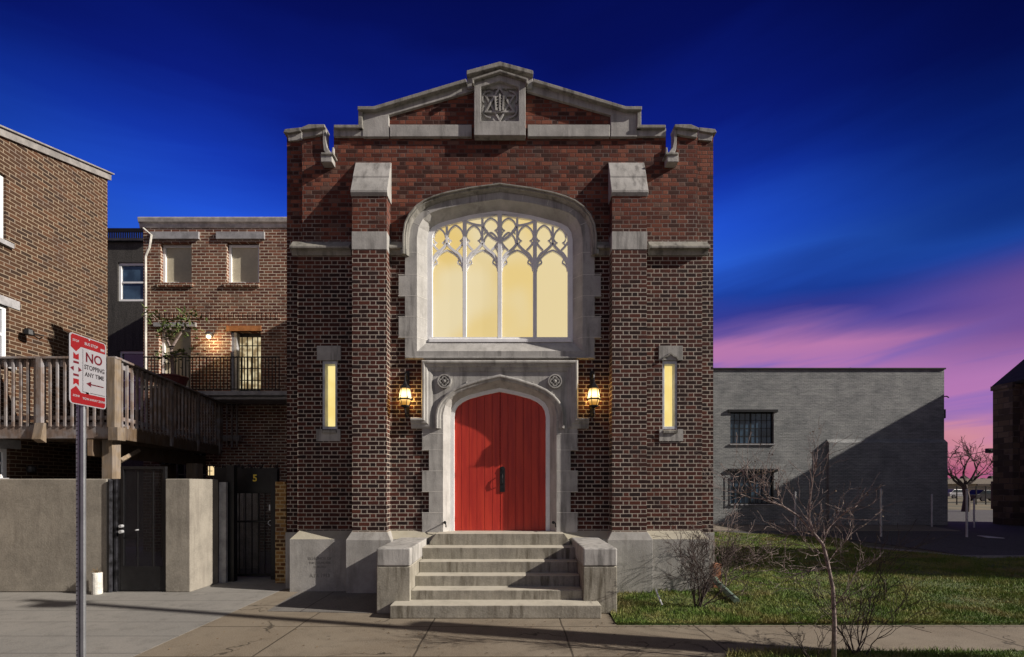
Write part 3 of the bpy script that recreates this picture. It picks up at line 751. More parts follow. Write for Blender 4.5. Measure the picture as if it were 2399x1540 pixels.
# leaves: the arched outline cut at the axis, planks as shallow grooves
zb_ = Z(1244, dD)
def arch_z(x):
    pts = [(p[0], p[1]) for p in oo]
    for a, c in zip(pts, pts[1:]):
        if min(a[0], c[0]) <= x <= max(a[0], c[0]) and abs(a[0]-c[0]) > 1e-6: return a[1]+(c[1]-a[1])*(x-a[0])/(c[0]-a[0])
    return pts[1][1]
xd0, xd1 = X(1062, dD), 2*AX-X(1062, dD)
for s in (0, 1):
    xa, xb = (xd0, AX-.003) if s == 0 else (AX+.003, xd1)
    q = MB(); npk = 6; w_ = (xb-xa)/npk
    for i in range(npk):
        x0, x1 = xa+i*w_+.004, xa+(i+1)*w_-.004
        xs = [x0+(x1-x0)*t/4 for t in range(5)]
        q.prism([(x0, zb_), (x1, zb_)]+[(x, arch_z(x)) for x in reversed(xs)], YD+.03+.0005*(i % 2), YD+.07)
    xs = [xa+(xb-xa)*t/10 for t in range(11)]
    q.prism([(xa, zb_), (xb, zb_)]+[(x, arch_z(x)-.002) for x in reversed(xs)], YD+.045, YD+.09)
    o = q.build('door', RED, dso, bevel=.003)
    for hz in (Z(998), Z(1114), Z(1218)):
        MB().box((xa+.0) if s == 0 else xb-.02, (xa+.02) if s == 0 else xb, YD+.015, YD+.04, hz-.05, hz+.05).build('hinge', RUST, o)
    if s == 1:
        q = MB(); hx = X(1177, dD); y_ = YD+.03
        z0, z1 = Z(1153, dD), Z(1093, dD)
        pts = [(hx-.045, z0), (hx+.045, z0), (hx+.045, z1-.045)]+[(hx+.045*math.cos(t*math.pi/6), z1-.045+.045*math.sin(t*math.pi/6)) for t in range(1, 6)]+[(hx-.045, z1-.045)]
        q.prism(pts, y_-.018, y_+.005)
        q.tube([(hx, y_-.01, z1-.13), (hx, y_-.055, z1-.15), (hx, y_-.065, z1-.21), (hx, y_-.06, z1-.30), (hx, y_-.01, z1-.33)], .011, 8)
        q.lathe([(.001, 0), (.018, 0), (.018, .012), (.001, .014)], 0, 0, 10)
        for i in range(len(q.v)-40, len(q.v)): v_ = q.v[i]; q.v[i] = (v_[0]+hx, y_-.018-v_[2], v_[1]+z1-.055)
        q.build('handle', BLACK, o, bevel=.002)
# boot-hook irons beside the doorway
for s, px_ in ((0, 1043), (1, 1296)):
    q = MB(); x_ = X(px_); q.tube([(x_, -.03, Z(1224)), (x_, -.12, Z(1222)), (x_+.03, -.15, Z(1226)), (x_+.035, -.14, Z(1234))], .011, 6)
    q.lathe([(.001, 0), (.028, 0), (.028, .01), (.001, .012)], 0, 0, 8)
    for i in range(len(q.v)-32, len(q.v)): v_ = q.v[i]; q.v[i] = (v_[0]+x_, -.04-v_[2], v_[1]+Z(1224))
    q.build('rail_hook', BLACK, dso)
# ---- steps
stp = MB(); CS = -.225
fr_y = [6.78, 7.12, 7.42, 7.70, 7.97]; tops = [.186, .327, .485, .658, .846]; HW = 1.262
def stepslab(x0, x1, yf, yb, z0, z1): MB_ = MB().box(x0, x1, yf, yb, z0, z1); return MB_
steps = []
zprev = 0
for i, (dy, zt) in enumerate(zip(fr_y, tops)):
    if i == 0: o = MB().box(X(913, 6.78), X(1409, 6.78), dy-D0, 7.2-D0, 0, zt)
    else: o = MB().box(CS-HW, CS+HW, dy-D0, (fr_y[i+1]+.05-D0) if i < 4 else -.12, zprev-.02, zt)
    steps.append(o); zprev = zt
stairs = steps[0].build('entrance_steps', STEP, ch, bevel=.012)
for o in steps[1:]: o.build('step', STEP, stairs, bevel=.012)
q = MB(); zt = Z(1249.5, 8.4)
x0, x1 = X(1006, 8.3), X(1336, 8.3)
q.prism([(x0, .840), (x1, .840), (x1, .90), (x1-.10, zt), (x0+.10, zt), (x0, .90)], 8.33-D0, YD+.1)
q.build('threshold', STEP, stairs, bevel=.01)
for s in (0, 1):
    q = MB(); sg = -1 if s == 0 else 1
    xi, xo = CS+sg*(HW+.0), CS+sg*(HW+.49)
    yf = 7.04-D0
    q.box(xi, xo, yf, -.14, 0, .685)
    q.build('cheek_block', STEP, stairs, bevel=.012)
    q = MB(); q.box(xi-sg*.004, xo, yf-.008, -.14, .692, .955)
    q.build('cheek_cap', LIME, stairs, bevel=.02)
# vent box and downpipe on the right flank
xr = 2*AX-xl
q = MB(); q.box(xr-.01, xr+.13, .75, 1.15, Z(470, 9.4), Z(433, 9.4)); q.prism([(xr-.01, Z(487, 9.4)), (xr+.02, Z(487, 9.4)), (xr+.13, Z(470, 9.4)), (xr-.01, Z(470, 9.4))], .75, 1.15)
q.build('rainwater_hopper', plain('hopper_paint', (.30, .33, .32, 1), .6), ch, bevel=.006)
MB().tube([(xr+.07, 1.1, .2), (xr+.07, 1.1, Z(870, 9.6)), (xr+.05, 1.1, Z(480, 9.4))], .045, 8).build('downpipe', GALVL, ch)

# ---- lanterns
def lantern(px, label):
    x = X(px, 8.49); yc = 8.49-D0
    zt, zb0 = Z(885, 8.49), Z(965, 8.49); zm = Z(935, 8.49)
    t = thing('wall_lantern', label, 'lantern', (x, 0, zb0), 'lit lanterns either side of the red door')
    q = MB()
    q.lathe([(.012, Z(885, 8.49)), (.018, Z(893, 8.49)), (.03, Z(899, 8.49)), (.085, Z(907, 8.49)), (.10, Z(910, 8.49)), (.092, Z(911, 8.49))], x, yc, 6)
    q.build('lid', BLACK, t)
    q = MB(); q.lathe([(.105, zm+.012), (.135, zm), (.135, zm-.012), (.115, zm-.02)], x, yc, 6)
    for i in range(6):
        a_ = 2*math.pi*i/6
        q.tube([(x+.088*math.cos(a_), yc+.088*math.sin(a_), Z(911, 8.49)), (x+.118*math.cos(a_), yc+.118*math.sin(a_), zm)], .006, 4)
        q.tube([(x+.118*math.cos(a_), yc+.118*math.sin(a_), zm), (x+.075*math.cos(a_), yc+.075*math.sin(a_), Z(951, 8.49))], .006, 4)
        q.tube([(x+.10*math.cos(a_), yc+.10*math.sin(a_), zm+.05), (x+.16*math.cos(a_), yc+.16*math.sin(a_), zm+.02), (x+.13*math.cos(a_), yc+.13*math.sin(a_), zm-.005)], .005, 4)
    q.lathe([(.08, Z(950, 8.49)), (.08, Z(953, 8.49)), (.02, Z(956, 8.49)), (.008, zb0)], x, yc, 6)
    q.build('cage', BLACK, t)
    q = MB(); q.lathe([(.082, Z(911, 8.49)), (.110, zm+.012), (.108, zm), (.068, Z(950, 8.49))], x, yc, 6); q.build('glass', LGLASS, t)
    q = MB(); q.tube([(x, yc, Z(885, 8.49)), (x, yc+.01, Z(878, 8.49)), (x, -.12, Z(872, 8.49)), (x, 0.0, Z(885, 8.49))], .010, 6)
    q.tube([(x, yc, Z(956, 8.49)), (x+.01, yc, Z(968, 8.49)), (x, yc+.15, Z(975, 8.49)), (x, 0.0, Z(962, 8.49))], .010, 6)
    q.box(x-.035, x+.035, -.02, .005, Z(975, 8.6), Z(868, 8.6))
    q.build('bracket', BLACK, t)
    li = bpy.data.lights.new('lantern_light', 'POINT'); li.energy = LW; li.color = (1, .55, .14); li.shadow_soft_size = .05
    lo_ = bpy.data.objects.new('lantern_light', li); COL.objects.link(lo_); lo_.location = (x, yc+.14, zm+.03)
LW = 7
def lglass():
    m, k, bs, geo = base_mat('lit_lantern_glass')
    z = k.sep(geo.outputs['Position'])[2]
    zz = Z(926, 8.49)
    f = k.mr(k.m('ABSOLUTE', k.m('SUBTRACT', z, zz)), .0, .17)
    k.put(bs.inputs['Base Color'], (.3, .2, .08, 1))
    k.put(bs.inputs['Emission Color'], k.mix(f, (1, .82, .38, 1), (.75, .33, .04, 1)))
    k.put(bs.inputs['Emission Strength'], k.mr(f, 0, 1, 2.3, .5)); bs.inputs['Roughness'].default_value = .2
    return m
LGLASS = lglass()
lantern(949, 'lit lantern on the brick left of the red door')
lantern(1391, 'lit lantern on the brick right of the red door')

# ================================================================== MIDDLE ROW HOUSE
dM = 13.8; yM = dM-D0
mh = thing('row_house', 'red brick row house with grey cornice between the side wall house and the church', 'house', (X(500, dM), yM, 0))
PM = lambda pts: [(X(a, dM), Z(b, dM)) for a, b in pts]
rect = lambda a, b_, c, d_: PM([(a, d_), (c, d_), (c, b_), (a, b_)])
x0, x1 = X(336, dM), X(720, dM)
low = [(375, 1055), (478, 1115)]
w = MB(); w.fill([[(x0, 0), (x1, 0), (x1, Z(525, dM)), (x0, Z(525, dM))], rect(376, 570, 449, 664), rect(531, 568, 607, 664), rect(372, 767, 447, 925), rect(540, 776, 611, 918), rect(372, 1052, 482, 1200)], yM, yM+.3)
w.build('wall', BRM, mh)
MB().box(x0, x1, yM+.32, yM+7, 0, Z(530, dM)).build('rear_wall', BRM, mh)
q = MB(); q.prism_x([(yM+.2, Z(535, dM)), (yM-.02, Z(535, dM)), (yM-.03, Z(531, dM)), (yM-.04, Z(526, dM)), (yM-.08, Z(523, dM)), (yM-.10, Z(511, 13.7)), (yM-.10, Z(508, 13.7)), (yM+7, Z(505, dM)), (yM+7, Z(530, dM))], x0-.10, x1)
q.build('cornice', CORN, mh, bevel=.01)

for a, c, e, g_ in ((355, 468, 562, 545), (508, 621, 562, 545), (362, 461, 767, 757)):
    MB().box(X(a, dM), X(c, dM), yM-.055, yM+.1, Z(e, dM), Z(g_, dM)).build('lintel', TRIM, mh, bevel=.006)
q = MB(); q.box(X(531, dM), X(612, dM), yM-.02, yM+.1, Z(776, dM), Z(764, dM)); q.build('rusty_lintel', plain('orange_brick', (.42, .17, .06, 1), .8), mh, label='orange brick lintel over the lit door')
def window(parent, a, b_, c, d_, dd, rec, fm, gm, fw=.06, mid=False, name='window', sill=None, vert=0):
    xa, xb, za, zb = X(a, dd), X(c, dd), Z(d_, dd), Z(b_, dd); y = dd-D0
    q = MB(); q.fill([[(xa, za), (xb, za), (xb, zb), (xa, zb)], [(xa+fw, za+fw), (xb-fw, za+fw), (xb-fw, zb-fw), (xa+fw, zb-fw)]], y+rec, y+rec+.08)
    o = q.build(name, fm, parent, bevel=.006)
    if mid: MB().box(xa+fw, xb-fw, y+rec+.01, y+rec+.06, (za+zb)/2-.03, (za+zb)/2+.03).build('meeting_rail', fm, o)
    MB().box(xa+fw*.8, xb-fw*.8, y+rec+.045, y+rec+.055, za+fw*.8, zb-fw*.8).build('pane', gm, o)
    return o
for a in (376, 531):
    o = window(mh, a, 570, a+75, 664, dM, .10, WHITE, BLIND, .075)
    q = MB()
    for i in range(10): q.box(X(a-6+i*8.4, dM)+.01, X(a-6+(i+1)*8.4, dM)-.01, yM-.05, yM+.1, Z(673, dM), Z(664, dM))
    q.build('sill', BRM, o)
window(mh, 372, 767, 447, 925, dM, .12, WHITE, BLIND, .08)
o = window(mh, 540, 776, 611, 918, dM, .22, DGREY, CURT, .10, name='door')
q = MB()
for i in range(5): xx = X(558+i*12.4, dM); q.box(xx-.012, xx+.012, yM+.19, yM+.21, Z(918, dM), Z(784, dM))
for yy in (806, 833, 860, 888): q.box(X(553, dM), X(611, dM), yM+.185, yM+.20, Z(yy, dM)-.012, Z(yy, dM)+.012)
q.build('security_bar', BLACK, o)
MB().box(X(540, dM)+.0, X(552, dM), yM+.05, yM+.22, Z(918, dM), Z(778, dM)).build('jamb', TRIM, o)
window(mh, 372, 1052, 482, 1200, dM, .12, TRIM, GLASSD, .06, name='ground_window')
q = MB()
for i in range(1, 6): xx = X(372+i*18.3, dM); q.box(xx-.014, xx+.014, yM+.10, yM+.14, Z(1200, dM), Z(1055, dM))
for yy in (1083, 1112): q.box(X(374, dM), X(480, dM), yM+.095, yM+.135, Z(yy, dM)-.014, Z(yy, dM)+.014)
q.build('glazing_bar', TRIM, mh)
q = MB()   # soldier course
for i in range(26): xx = X(375+i*10.8, dM); q.box(xx+.012, xx+.10, yM-.012, yM+.02, Z(747, dM), Z(733, dM))
q.build('soldier_course', BRM, mh)
q = MB(); q.box(X(460, 13.0), X(700, 13.4), 12.9-D0, yM+.02, Z(928, 13.0), Z(918, 13.0)); q.box(X(470, 13.1), X(700, 13.4), 13.0-D0, yM+.02, Z(936, 13.0), Z(929, 13.0))
q.build('balcony_slab', TRIM, mh, bevel=.01)
q = MB(); yr = 13.0-D0
for zz in (837, 912): q.box(X(336, 13.0), X(655, 13.0), yr-.012, yr+.012, Z(zz, 13)-.014, Z(zz, 13)+.014)
for i in range(40): xx = X(338+i*8.1, 13.0); q.box(xx-.009, xx+.009, yr-.009, yr+.009, Z(914, 13), Z(837, 13))
q.build('balcony_railing', BLACK, mh)
q = MB(); q.tube([(X(337, 13.7), yM-.12, Z(536, 13.7)), (X(356, 13.7), yM-.12, Z(552, 13.7)), (X(350, 13.7), yM-.10, Z(580, 13.7)), (X(340, 13.7), yM-.08, Z(600, 13.7)), (X(339, 13.7), yM-.06, Z(1000, 13.7))], .03, 6)
q.build('downpipe', PLAST, mh)
wlamp = thing('wall_lamp', 'small bright lamp on the row house wall above the balcony', 'lamp', (X(488, 13.6), 13.6-D0, Z(785, 13.6)))
q = MB(); q.lathe([(.02, Z(776, 13.6)), (.09, Z(781, 13.6)), (.10, Z(784, 13.6)), (.05, Z(786, 13.6))], X(488, 13.6), 13.62-D0, 8); q.box(X(487, 13.6), X(490, 13.6), 13.62-D0, yM+.01, Z(784, 13.6), Z(780, 13.6)); q.build('shade', DGREY, wlamp)
q = MB(); q.lathe([(.02, Z(784, 13.6)), (.055, Z(786, 13.6)), (.05, Z(791, 13.6)), (.01, Z(793, 13.6))], X(488, 13.6), 13.62-D0, 8); q.build('bulb', glow_mat('lamp_bulb', (1, .85, .5, 1), 6), wlamp)
li = bpy.data.lights.new('wall_lamp_light', 'POINT'); li.energy = 9; li.color = (1, .7, .35); li.shadow_soft_size = .05
lo_ = bpy.data.objects.new('wall_lamp_light', li); COL.objects.link(lo_); lo_.location = (X(488, 13.5), 13.5-D0, Z(797, 13.5))

# rear dark house seen in the gap
dR = 17.5; yR = dR-D0
rh = thing('rear_house', 'dark grey rendered house set back in the gap with white sash windows', 'house', (X(290, dR), yR, 0))
xa, xb = X(180, dR), X(352, dR)
w = MB(); wa = [(X(276, dR), X(350, dR), Z(706, dR), Z(615, dR)), (X(278, dR), X(350, dR), Z(960, dR), Z(822, dR))]
w.fill([[(xa, 0), (xb, 0), (xb, Z(568, dR)), (xa, Z(568, dR))]]+[[(a, c), (b_, c), (b_, e), (a, e)] for a, b_, c, e in wa], yR, yR+.3)
w.build('wall', GREYST, rh)
MB().box(xa, xb, yR+.32, yR+5, 0, Z(572, dR)).build('side_wall', GREYST, rh)
MB().box(xa-.05, xb, yR-.12, yR+5.0, Z(567.5, dR), Z(562, dR)).build('roof', DGREY, rh)
window(rh, 276, 615, 350, 706, dR, .05, WHITE, GLASSB, .09, True)
window(rh, 278, 822, 350, 960, dR, .05, WHITE, GLASSD, .09, True)
q = MB(); yy_ = yR+.5
for zz in (537, 541): q.box(xa, xb, yy_-.03, yy_+.03, Z(zz, dR+.5)-.05, Z(zz, dR+.5)+.02)
for i in range(19): xx = X(252+i*5.2, dR+.5); q.box(xx-.02, xx+.02, yy_-.02, yy_+.02, Z(561, dR+.5), Z(536, dR+.5))
q.build('roof_railing', BLACK, rh)

# ================================================================== LEFT HOUSE (side wall faces right)
XL = -9.6
lh = thing('side_wall_house', 'tan brick house with its side wall towards the deck and a pale roof edge', 'house', (XL, 2, 0))
def yL(px): return XL*F/(px-CX)-D0
def zL(px, py): return ZC-(py-CY)/F*(yL(px)+D0)
yfar = yL(252); ynear = -6.5
zr = lambda y: zL(252, 420)+(zL(252, 420)-zL(0.01, 318))/(yL(252)-yL(0))*(y-yfar)
def xfill(mb, loops, x0, x1):   # YZ polygon with holes
    t = MB(); t.fill(loops, 0, abs(x1-x0)); mb.add([(max(x0, x1)-b_, a, c) for a, b_, c in t.v], t.f)
holes = []
wA = (yL(-45), yL(14), zL(5, 562), zL(5, 407)); wB = (yL(-60), yL(20), zL(5, 850), zL(5, 714)); wC = (yL(-60), yL(22), zL(5, 1120), zL(5, 1050))
for a, b_, c, e in (wA, wB, wC): holes.append([(a, c), (b_, c), (b_, e), (a, e)])
w = MB(); xfill(w, [[(ynear, 0), (yfar, 0), (yfar, zr(yfar)), (ynear, zr(ynear))]]+holes, XL-.3, XL)
w.build('wall', BRL, lh)
q = MB(); q.add([(XL-7, ynear, 0), (XL-.31, ynear, 0), (XL-.31, yfar, 0), (XL-7, yfar, 0), (XL-7, ynear, zr(ynear)), (XL-.31, ynear, zr(ynear)), (XL-.31, yfar, zr(yfar)), (XL-7, yfar, zr(yfar))],
      [(0, 3, 2, 1), (4, 5, 6, 7), (0, 1, 5, 4), (1, 2, 6, 5), (2, 3, 7, 6), (3, 0, 4, 7)]); q.build('rear_wall', BRL, lh)
q = MB(); e = .16
for lo2, hi2, xo in ((0.0, e, .05), (e, e+.03, .09)):
    q.add([(XL-7, ynear, zr(ynear)+lo2), (XL+xo, ynear, zr(ynear)+lo2), (XL+xo, yfar+xo, zr(yfar)+lo2), (XL-7, yfar+xo, zr(yfar)+lo2), (XL-7, ynear, zr(ynear)+hi2), (XL+xo, ynear, zr(ynear)+hi2), (XL+xo, yfar+xo, zr(yfar)+hi2), (XL-7, yfar+xo, zr(yfar)+hi2)],
          [(0, 3, 2, 1), (4, 5, 6, 7), (0, 1, 5, 4), (1, 2, 6, 5), (2, 3, 7, 6), (3, 0, 4, 7)])
q.build('roof_edge', plain('roof_edge_paint', (.26, .245, .23, 1), .6), lh)
for nm, (a, b_, c, e2), gm in (('window', wA, GLASSB), ('window', wB, GLASSB), ('basement_window', wC, GLASSD)):
    q = MB(); f = .07; xfill(q, [[(a, c), (b_, c), (b_, e2), (a, e2)], [(a+f, c+f), (b_-f, c+f), (b_-f, e2-f), (a+f, e2-f)]], XL-.14, XL-.05)
    o = q.build(nm, WHITE, lh, bevel=.005)
    MB().box(XL-.11, XL-.09, a+f*.8, b_-f*.8, c+f*.8, e2-f*.8).build('pane', gm, o)
    MB().box(XL-.12, XL-.06, a+f, b_-f, (c+e2)/2-.025, (c+e2)/2+.025).build('meeting_rail', WHITE, o)
    MB().box(XL-.1, XL+.06, a-.12, b_+.10, c-.09, c).build('sill', TRIM, o, bevel=.005)
    if nm != 'window' or c < 5: MB().box(XL-.1, XL+.02, a-.2, b_+.2, e2, e2+.17).build('lintel', TRIM, o, bevel=.005)
wlp = thing('old_wall_bracket', 'dark rusty bracket lamp on the tan brick side wall', 'wall bracket', (XL, yL(60), zL(60, 780)))
q = MB(); cy, cz = yL(60), zL(60, 778)
q.tube([(XL, cy, cz+.06), (XL+.12, cy-.02, cz+.04), (XL+.16, cy-.10, cz-.02)], .02, 6); q.tube([(XL, cy+.1, cz), (XL+.1, cy+.25, cz), (XL+.05, cy+.32, cz+.02)], .012, 5)
q.build('arm', BLACK, wlp); MB().lathe([(.02, cz+.04), (.08, cz), (.09, cz-.09), (.03, cz-.1)], XL+.16, cy-.1, 8).build('lamp_head', BLACK, wlp)
wl2 = MB(); wl2.lathe([(.02, 0), (.07, .02), (.07, .12), (.02, .15)], XL+.08, yL(65), 8); wl2.v = [(a, b_, c+zL(65, 1108)) for a, b_, c in wl2.v]
wl2.box(XL-.01, XL+.08, yL(65)-.03, yL(65)+.03, zL(65, 1108)+.05, zL(65, 1108)+.09)
tag(wl2.build('bulkhead_lamp', DGREY), 'small unlit round lamp on the brick wall under the deck', 'lamp')

# ================================================================== DECK
dk = thing('wooden_deck', 'raised weathered timber deck on posts beside the tan brick house', 'deck', (-8, 0.3, 0))
dF = 8.9; yF = dF-D0
cX = X(268, dF); zt_, zf = 4.227, Z(985, dF)
ex, ey = X(515, 13.6), 13.6-D0           # far end of the right rail
zflo = Z(990, dF)
dirv = Vector((ex-cX, ey-yF)); Lr = dirv.length; dirv.normalize()
def along(t): return cX+dirv.x*t, yF+dirv.y*t
q = MB(); q.prism_z([(XL+.0, yF), (cX, yF), (ex, ey), (XL+.0, ey)], zflo-.04, zflo); q.build('deck_boards', WOOD, dk)
q = MB(); q.box(XL, cX+.03, yF-.04, yF, zflo-.30, zflo-.045); q.build('front_beam', WOOD, dk, bevel=.006)
q = MB(); a = Vector((cX, yF)); nrm = Vector((dirv.y, -dirv.x))
def obox(mb, t0, t1, n0, n1, z0, z1):
    pts = [a+dirv*t0+nrm*n0, a+dirv*t1+nrm*n0, a+dirv*t1+nrm*n1, a+dirv*t0+nrm*n1]; mb.prism_z([(p.x, p.y) for p in pts], z0, z1)
obox(q, 0, Lr, 0.0, .045, zflo-.30, zflo-.045); q.build('side_beam', WOODB, dk, bevel=.006)
q = MB(); obox(q, 0.02, Lr, -.45, -.36, zflo-.62, zflo-.32); q.build('under_beam', WOODB, dk, bevel=.006)
q = MB(); obox(q, -.06, Lr+.05, -.09, .09, zt_-.04, zt_); q.build('side_handrail', WOOD, dk, bevel=.005)
MB().box(XL, cX+.10, yF-.09, yF+.06, zt_-.04, zt_+.0).build('front_handrail', WOOD, dk, bevel=.005)
q = MB(); obox(q, .05, Lr, -.03, .01, zt_-.17, zt_-.05); q.box(XL, cX, yF-.02, yF+.02, zt_-.17, zt_-.05); obox(q, .05, Lr, -.03, .01, zflo+.06, zflo+.13); q.box(XL, cX, yF-.02, yF+.02, zflo+.05, zflo+.12)
q.build('rail', WOOD, dk)
bal = None
def baluster(x, y, rz):
    global bal
    if bal is None:
        bal = MB().box(-.019, .019, -.019, .019, zflo-.08, zt_-.05).build('baluster', WOOD, dk)
        o = bal
    else:
        o = bal.copy(); COL.objects.link(o); o.parent = dk
    o.matrix_parent_inverse = Matrix.Translation(Vector(dk['_w'])).inverted()
    o.location = (x, y, 0); o.rotation_euler = (0, 0, rz)
i = 0; x = cX-.19
while x > XL+.02 and i < 30:
    baluster(x, yF-.045, 0); x -= .135; i += 1
t = .16; posts_t = [Lr*.41, Lr*.69, Lr*.97]
while t < Lr:
    p = a+dirv*t+nrm*.03
    if min(abs(t-k_) for k_ in posts_t) > .08: baluster(p.x, p.y, math.atan2(dirv.y, dirv.x))
    t += .17
q = MB(); q.box(cX-.06, cX+.09, yF-.10, yF+.05, zflo-.10, zt_-.02); q.build('corner_post', WOODP, dk, bevel=.006)
MB().box(cX-.02, cX+.16, yF-.12, yF+.06, zflo-.34, zflo-.10).build('corner_bracket', WOODP, dk, bevel=.006)
for k_ in posts_t:
    q = MB(); obox(q, k_-.05, k_+.05, -.02, .08, zflo-.28, zt_-.04); q.build('rail_post', WOOD, dk, bevel=.005)
for px_ in (92,):
    q = MB(); xx = X(px_, dF-.08); q.box(xx-.05, xx+.05, yF-.10, yF-.0, zflo-.35, zt_-.04); q.build('rail_post', WOOD, dk, bevel=.005)
    q = MB(); q.prism_x([(yF-.16, zflo-.32), (yF-.05, zflo-.38), (yF-.05, zflo-.02), (yF-.10, zflo-.02)], xx-.06, xx+.10); q.build('post_foot', WOODP, dk)
def post(px, dd, hw, z1, mat=WOODP):
    xx = X(px, dd); return MB().box(xx-hw, xx+hw, dd-D0-hw, dd-D0+hw, 0, z1).build('post', mat, dk, bevel=.006)
post(261, 9.15, .10, zflo-.30); post(456, 12.2, .13, zflo-.6); post(395, 12.8, .12, zflo-.6, WOODB)
q = MB(); q.tube([(X(282, 9.3), 9.3-D0, Z(1080, 9.3)), (X(325, 9.9), 9.9-D0, zflo-.45)], .05, 4); q.build('brace', WOODP, dk)
q = MB()
for i in range(9): yy_ = yF+.3+i*.5; q.box(XL+.02, along((yy_-yF)/dirv.y)[0]-.06, yy_, yy_+.05, zflo-.28, zflo-.045)
q.build('joist', WOODB, dk)
# short return rail at the far end, joining the row house balcony
q = MB(); xa_, xb_ = ex, ex+.55
MB().box(xa_, xb_+.05, ey-.08, ey+.08, zt_-.06, zt_-.02).build('return_rail', WOOD, dk); MB().box(xa_, xb_, ey-.03, ey+.1, zflo+.10, zflo+.26).build('return_beam', WOOD, dk)
for i in range(4): baluster(ex+.08+i*.14, ey-.03, 0)
for i, (tt, zz) in enumerate(((1.3, .55), )):
    pass
# string of white clips along the deck rail  (small pale lights)
q = MB()
for i in range(16):
    t = .75+i*.155
    p = a+dirv*t+nrm*(-.10); z_ = Z(907, p.y+D0); q.box(p.x-.02, p.x+.02, p.y-.015, p.y+.015, z_-.02, z_+.02)
q.build('rail_light', PLAST, dk)

# ================================================================== FRONT WALLS AND GATES (left)
dS_ = 8.47; yS = dS_-D0
zst = Z(1122, dS_)
sw = MB(); sw.box(-16, X(250, dS_), yS, yS+.28, 0, zst)
tag(sw.build('stucco_wall', STUCCO, bevel=.02), 'long beige stucco garden wall left of the black mesh gate', 'wall')
pier = MB(); pier.box(X(387, dS_), X(445, dS_), yS, 9.29-D0, 0, zst-.0)
tag(pier.build('stucco_pier', STUCCO, bevel=.015), 'beige stucco pier with a sunlit right side between the two gates', 'wall pier')
ob = MB(); ob.tube([(X(252, 8.4), 8.46-D0, 0), (X(252, 8.4), 8.46-D0, Z(1125, 8.46))], .03, 6)
for i, px_ in enumerate((252, 260, 268, 275)):
    ob.box(X(px_, 8.47)-.02, X(px_, 8.47)+.02, yS+.02+.02*(i % 2), yS+.07+.02*(i % 2), 0, Z(1123, 8.5))
ob.box(X(250, 8.5), X(277, 8.5), yS+.08, yS+.12, 0, Z(1122, 8.5))
tag(ob.build('gate_post_panel', plain('worn_black_paint', (.025, .025, .03, 1), .5, var=.9, scale=9)), 'weathered black fluted post panel at the left edge of the mesh gate', 'gate post')
MESHM = None
def mesh_mat():
    m, k, bs, geo = base_mat('black_mesh')
    x, y, z = k.sep(geo.outputs['Position'])
    fx = k.m('FRACT', k.m('MULTIPLY', x, 55)); fz_ = k.m('FRACT', k.m('MULTIPLY', z, 55))
    hole = k.m('MULTIPLY', k.mr(k.m('ABSOLUTE', k.m('SUBTRACT', fx, .5)), .40, .44, 1, 0), k.mr(k.m('ABSOLUTE', k.m('SUBTRACT', fz_, .5)), .40, .44, 1, 0))
    k.put(bs.inputs['Base Color'], (.02, .02, .022, 1)); bs.inputs['Roughness'].default_value = .5
    k.put(bs.inputs['Alpha'], k.mr(hole, 0, 1, 1, .05)); return m
MESHM = mesh_mat()
g1 = thing('mesh_gate', 'tall black mesh security door between the stucco wall and stucco pier', 'gate', (X(330, dS_), yS, 0))
xa_, xb_ = X(279, dS_), X(385, dS_); zt1 = Z(1093, dS_)
q = MB(); q.fill([[(xa_, .02), (xb_, .02), (xb_, zt1), (xa_, zt1)], [(xa_+.05, .45), (xb_-.05, .45), (xb_-.05, zt1-.05), (xa_+.05, zt1-.05)]], yS+.03, yS+.08)
for f_ in (.35, .7): q.box(xa_+(xb_-xa_)*f_-.012, xa_+(xb_-xa_)*f_+.012, yS+.05, yS+.07, .45, zt1-.05)
q.build('frame', BLACK, g1, bevel=.004)
MB().box(xa_+.04, xb_-.04, yS+.052, yS+.056, .44, zt1-.04).build('mesh_panel', MESHM, g1)
for a_, b_, r1 in ((284, 1233, .028), (284, 1246, .03), (321, 1242, .012)): MB().tube([(X(a_, dS_), yS+.03, Z(b_, dS_)), (X(a_, dS_), yS-.03, Z(b_, dS_))], r1, 10).build('knob', GALVL, g1)
q = MB(); q.box(X(513, 9.3), X(529, 9.3), 9.3-D0, 9.36-D0, 0, Z(1130, 9.3)); tag(q.build('metal_panel', TRIM), 'narrow grey metal panel behind the stucco pier', 'panel')
q = MB(); dG = 9.85; yG = dG-D0; xa_, xb_ = X(531, 9.5), X(548, 9.6)
g2 = thing('house_gate', 'black iron gate with a yellow number 5 beside the gold brick pier', 'gate', (X(600, dG), yG, 0))
q.box(X(530, 9.4), X(548, 9.4), 9.4-D0, 9.52-D0, 0, Z(1090, 9.4)); q.box(X(640, 9.7), X(655, 9.7), 9.6-D0, 9.7-D0, 0, Z(1100, 9.7)); q.build('gate_post', BLACK, g2, bevel=.005)
xa_, xb_ = X(546, dG), X(650, dG)
q = MB(); q.box(X(505, dG), X(655, dG), yG-.05, yG-.0, Z(1152, dG), Z(1097, dG)); 
r_ = random.Random(5)
for i in range(46):
    xx = r_.uniform(X(505, dG), X(652, dG)); q.tube([(xx, yG-.03, Z(1100, dG)), (xx+r_.uniform(-.06, .06), yG-.03+r_.uniform(-.05, .05), Z(1100, dG)+r_.uniform(.02, .12)), (xx+r_.uniform(-.09, .09), yG-.04, Z(1100, dG)+r_.uniform(-.02, .10))], .008, 4)
q.build('transom', BLACK, g2)
q = MB(); q.fill([[(xa_, .03), (xb_, .03), (xb_, Z(1152, dG)), (xa_, Z(1152, dG))], [(xa_+.05, .08), (xb_-.05, .08), (xb_-.05, Z(1156, dG)), (xa_+.05, Z(1156, dG))]], yG-.03, yG+.02)
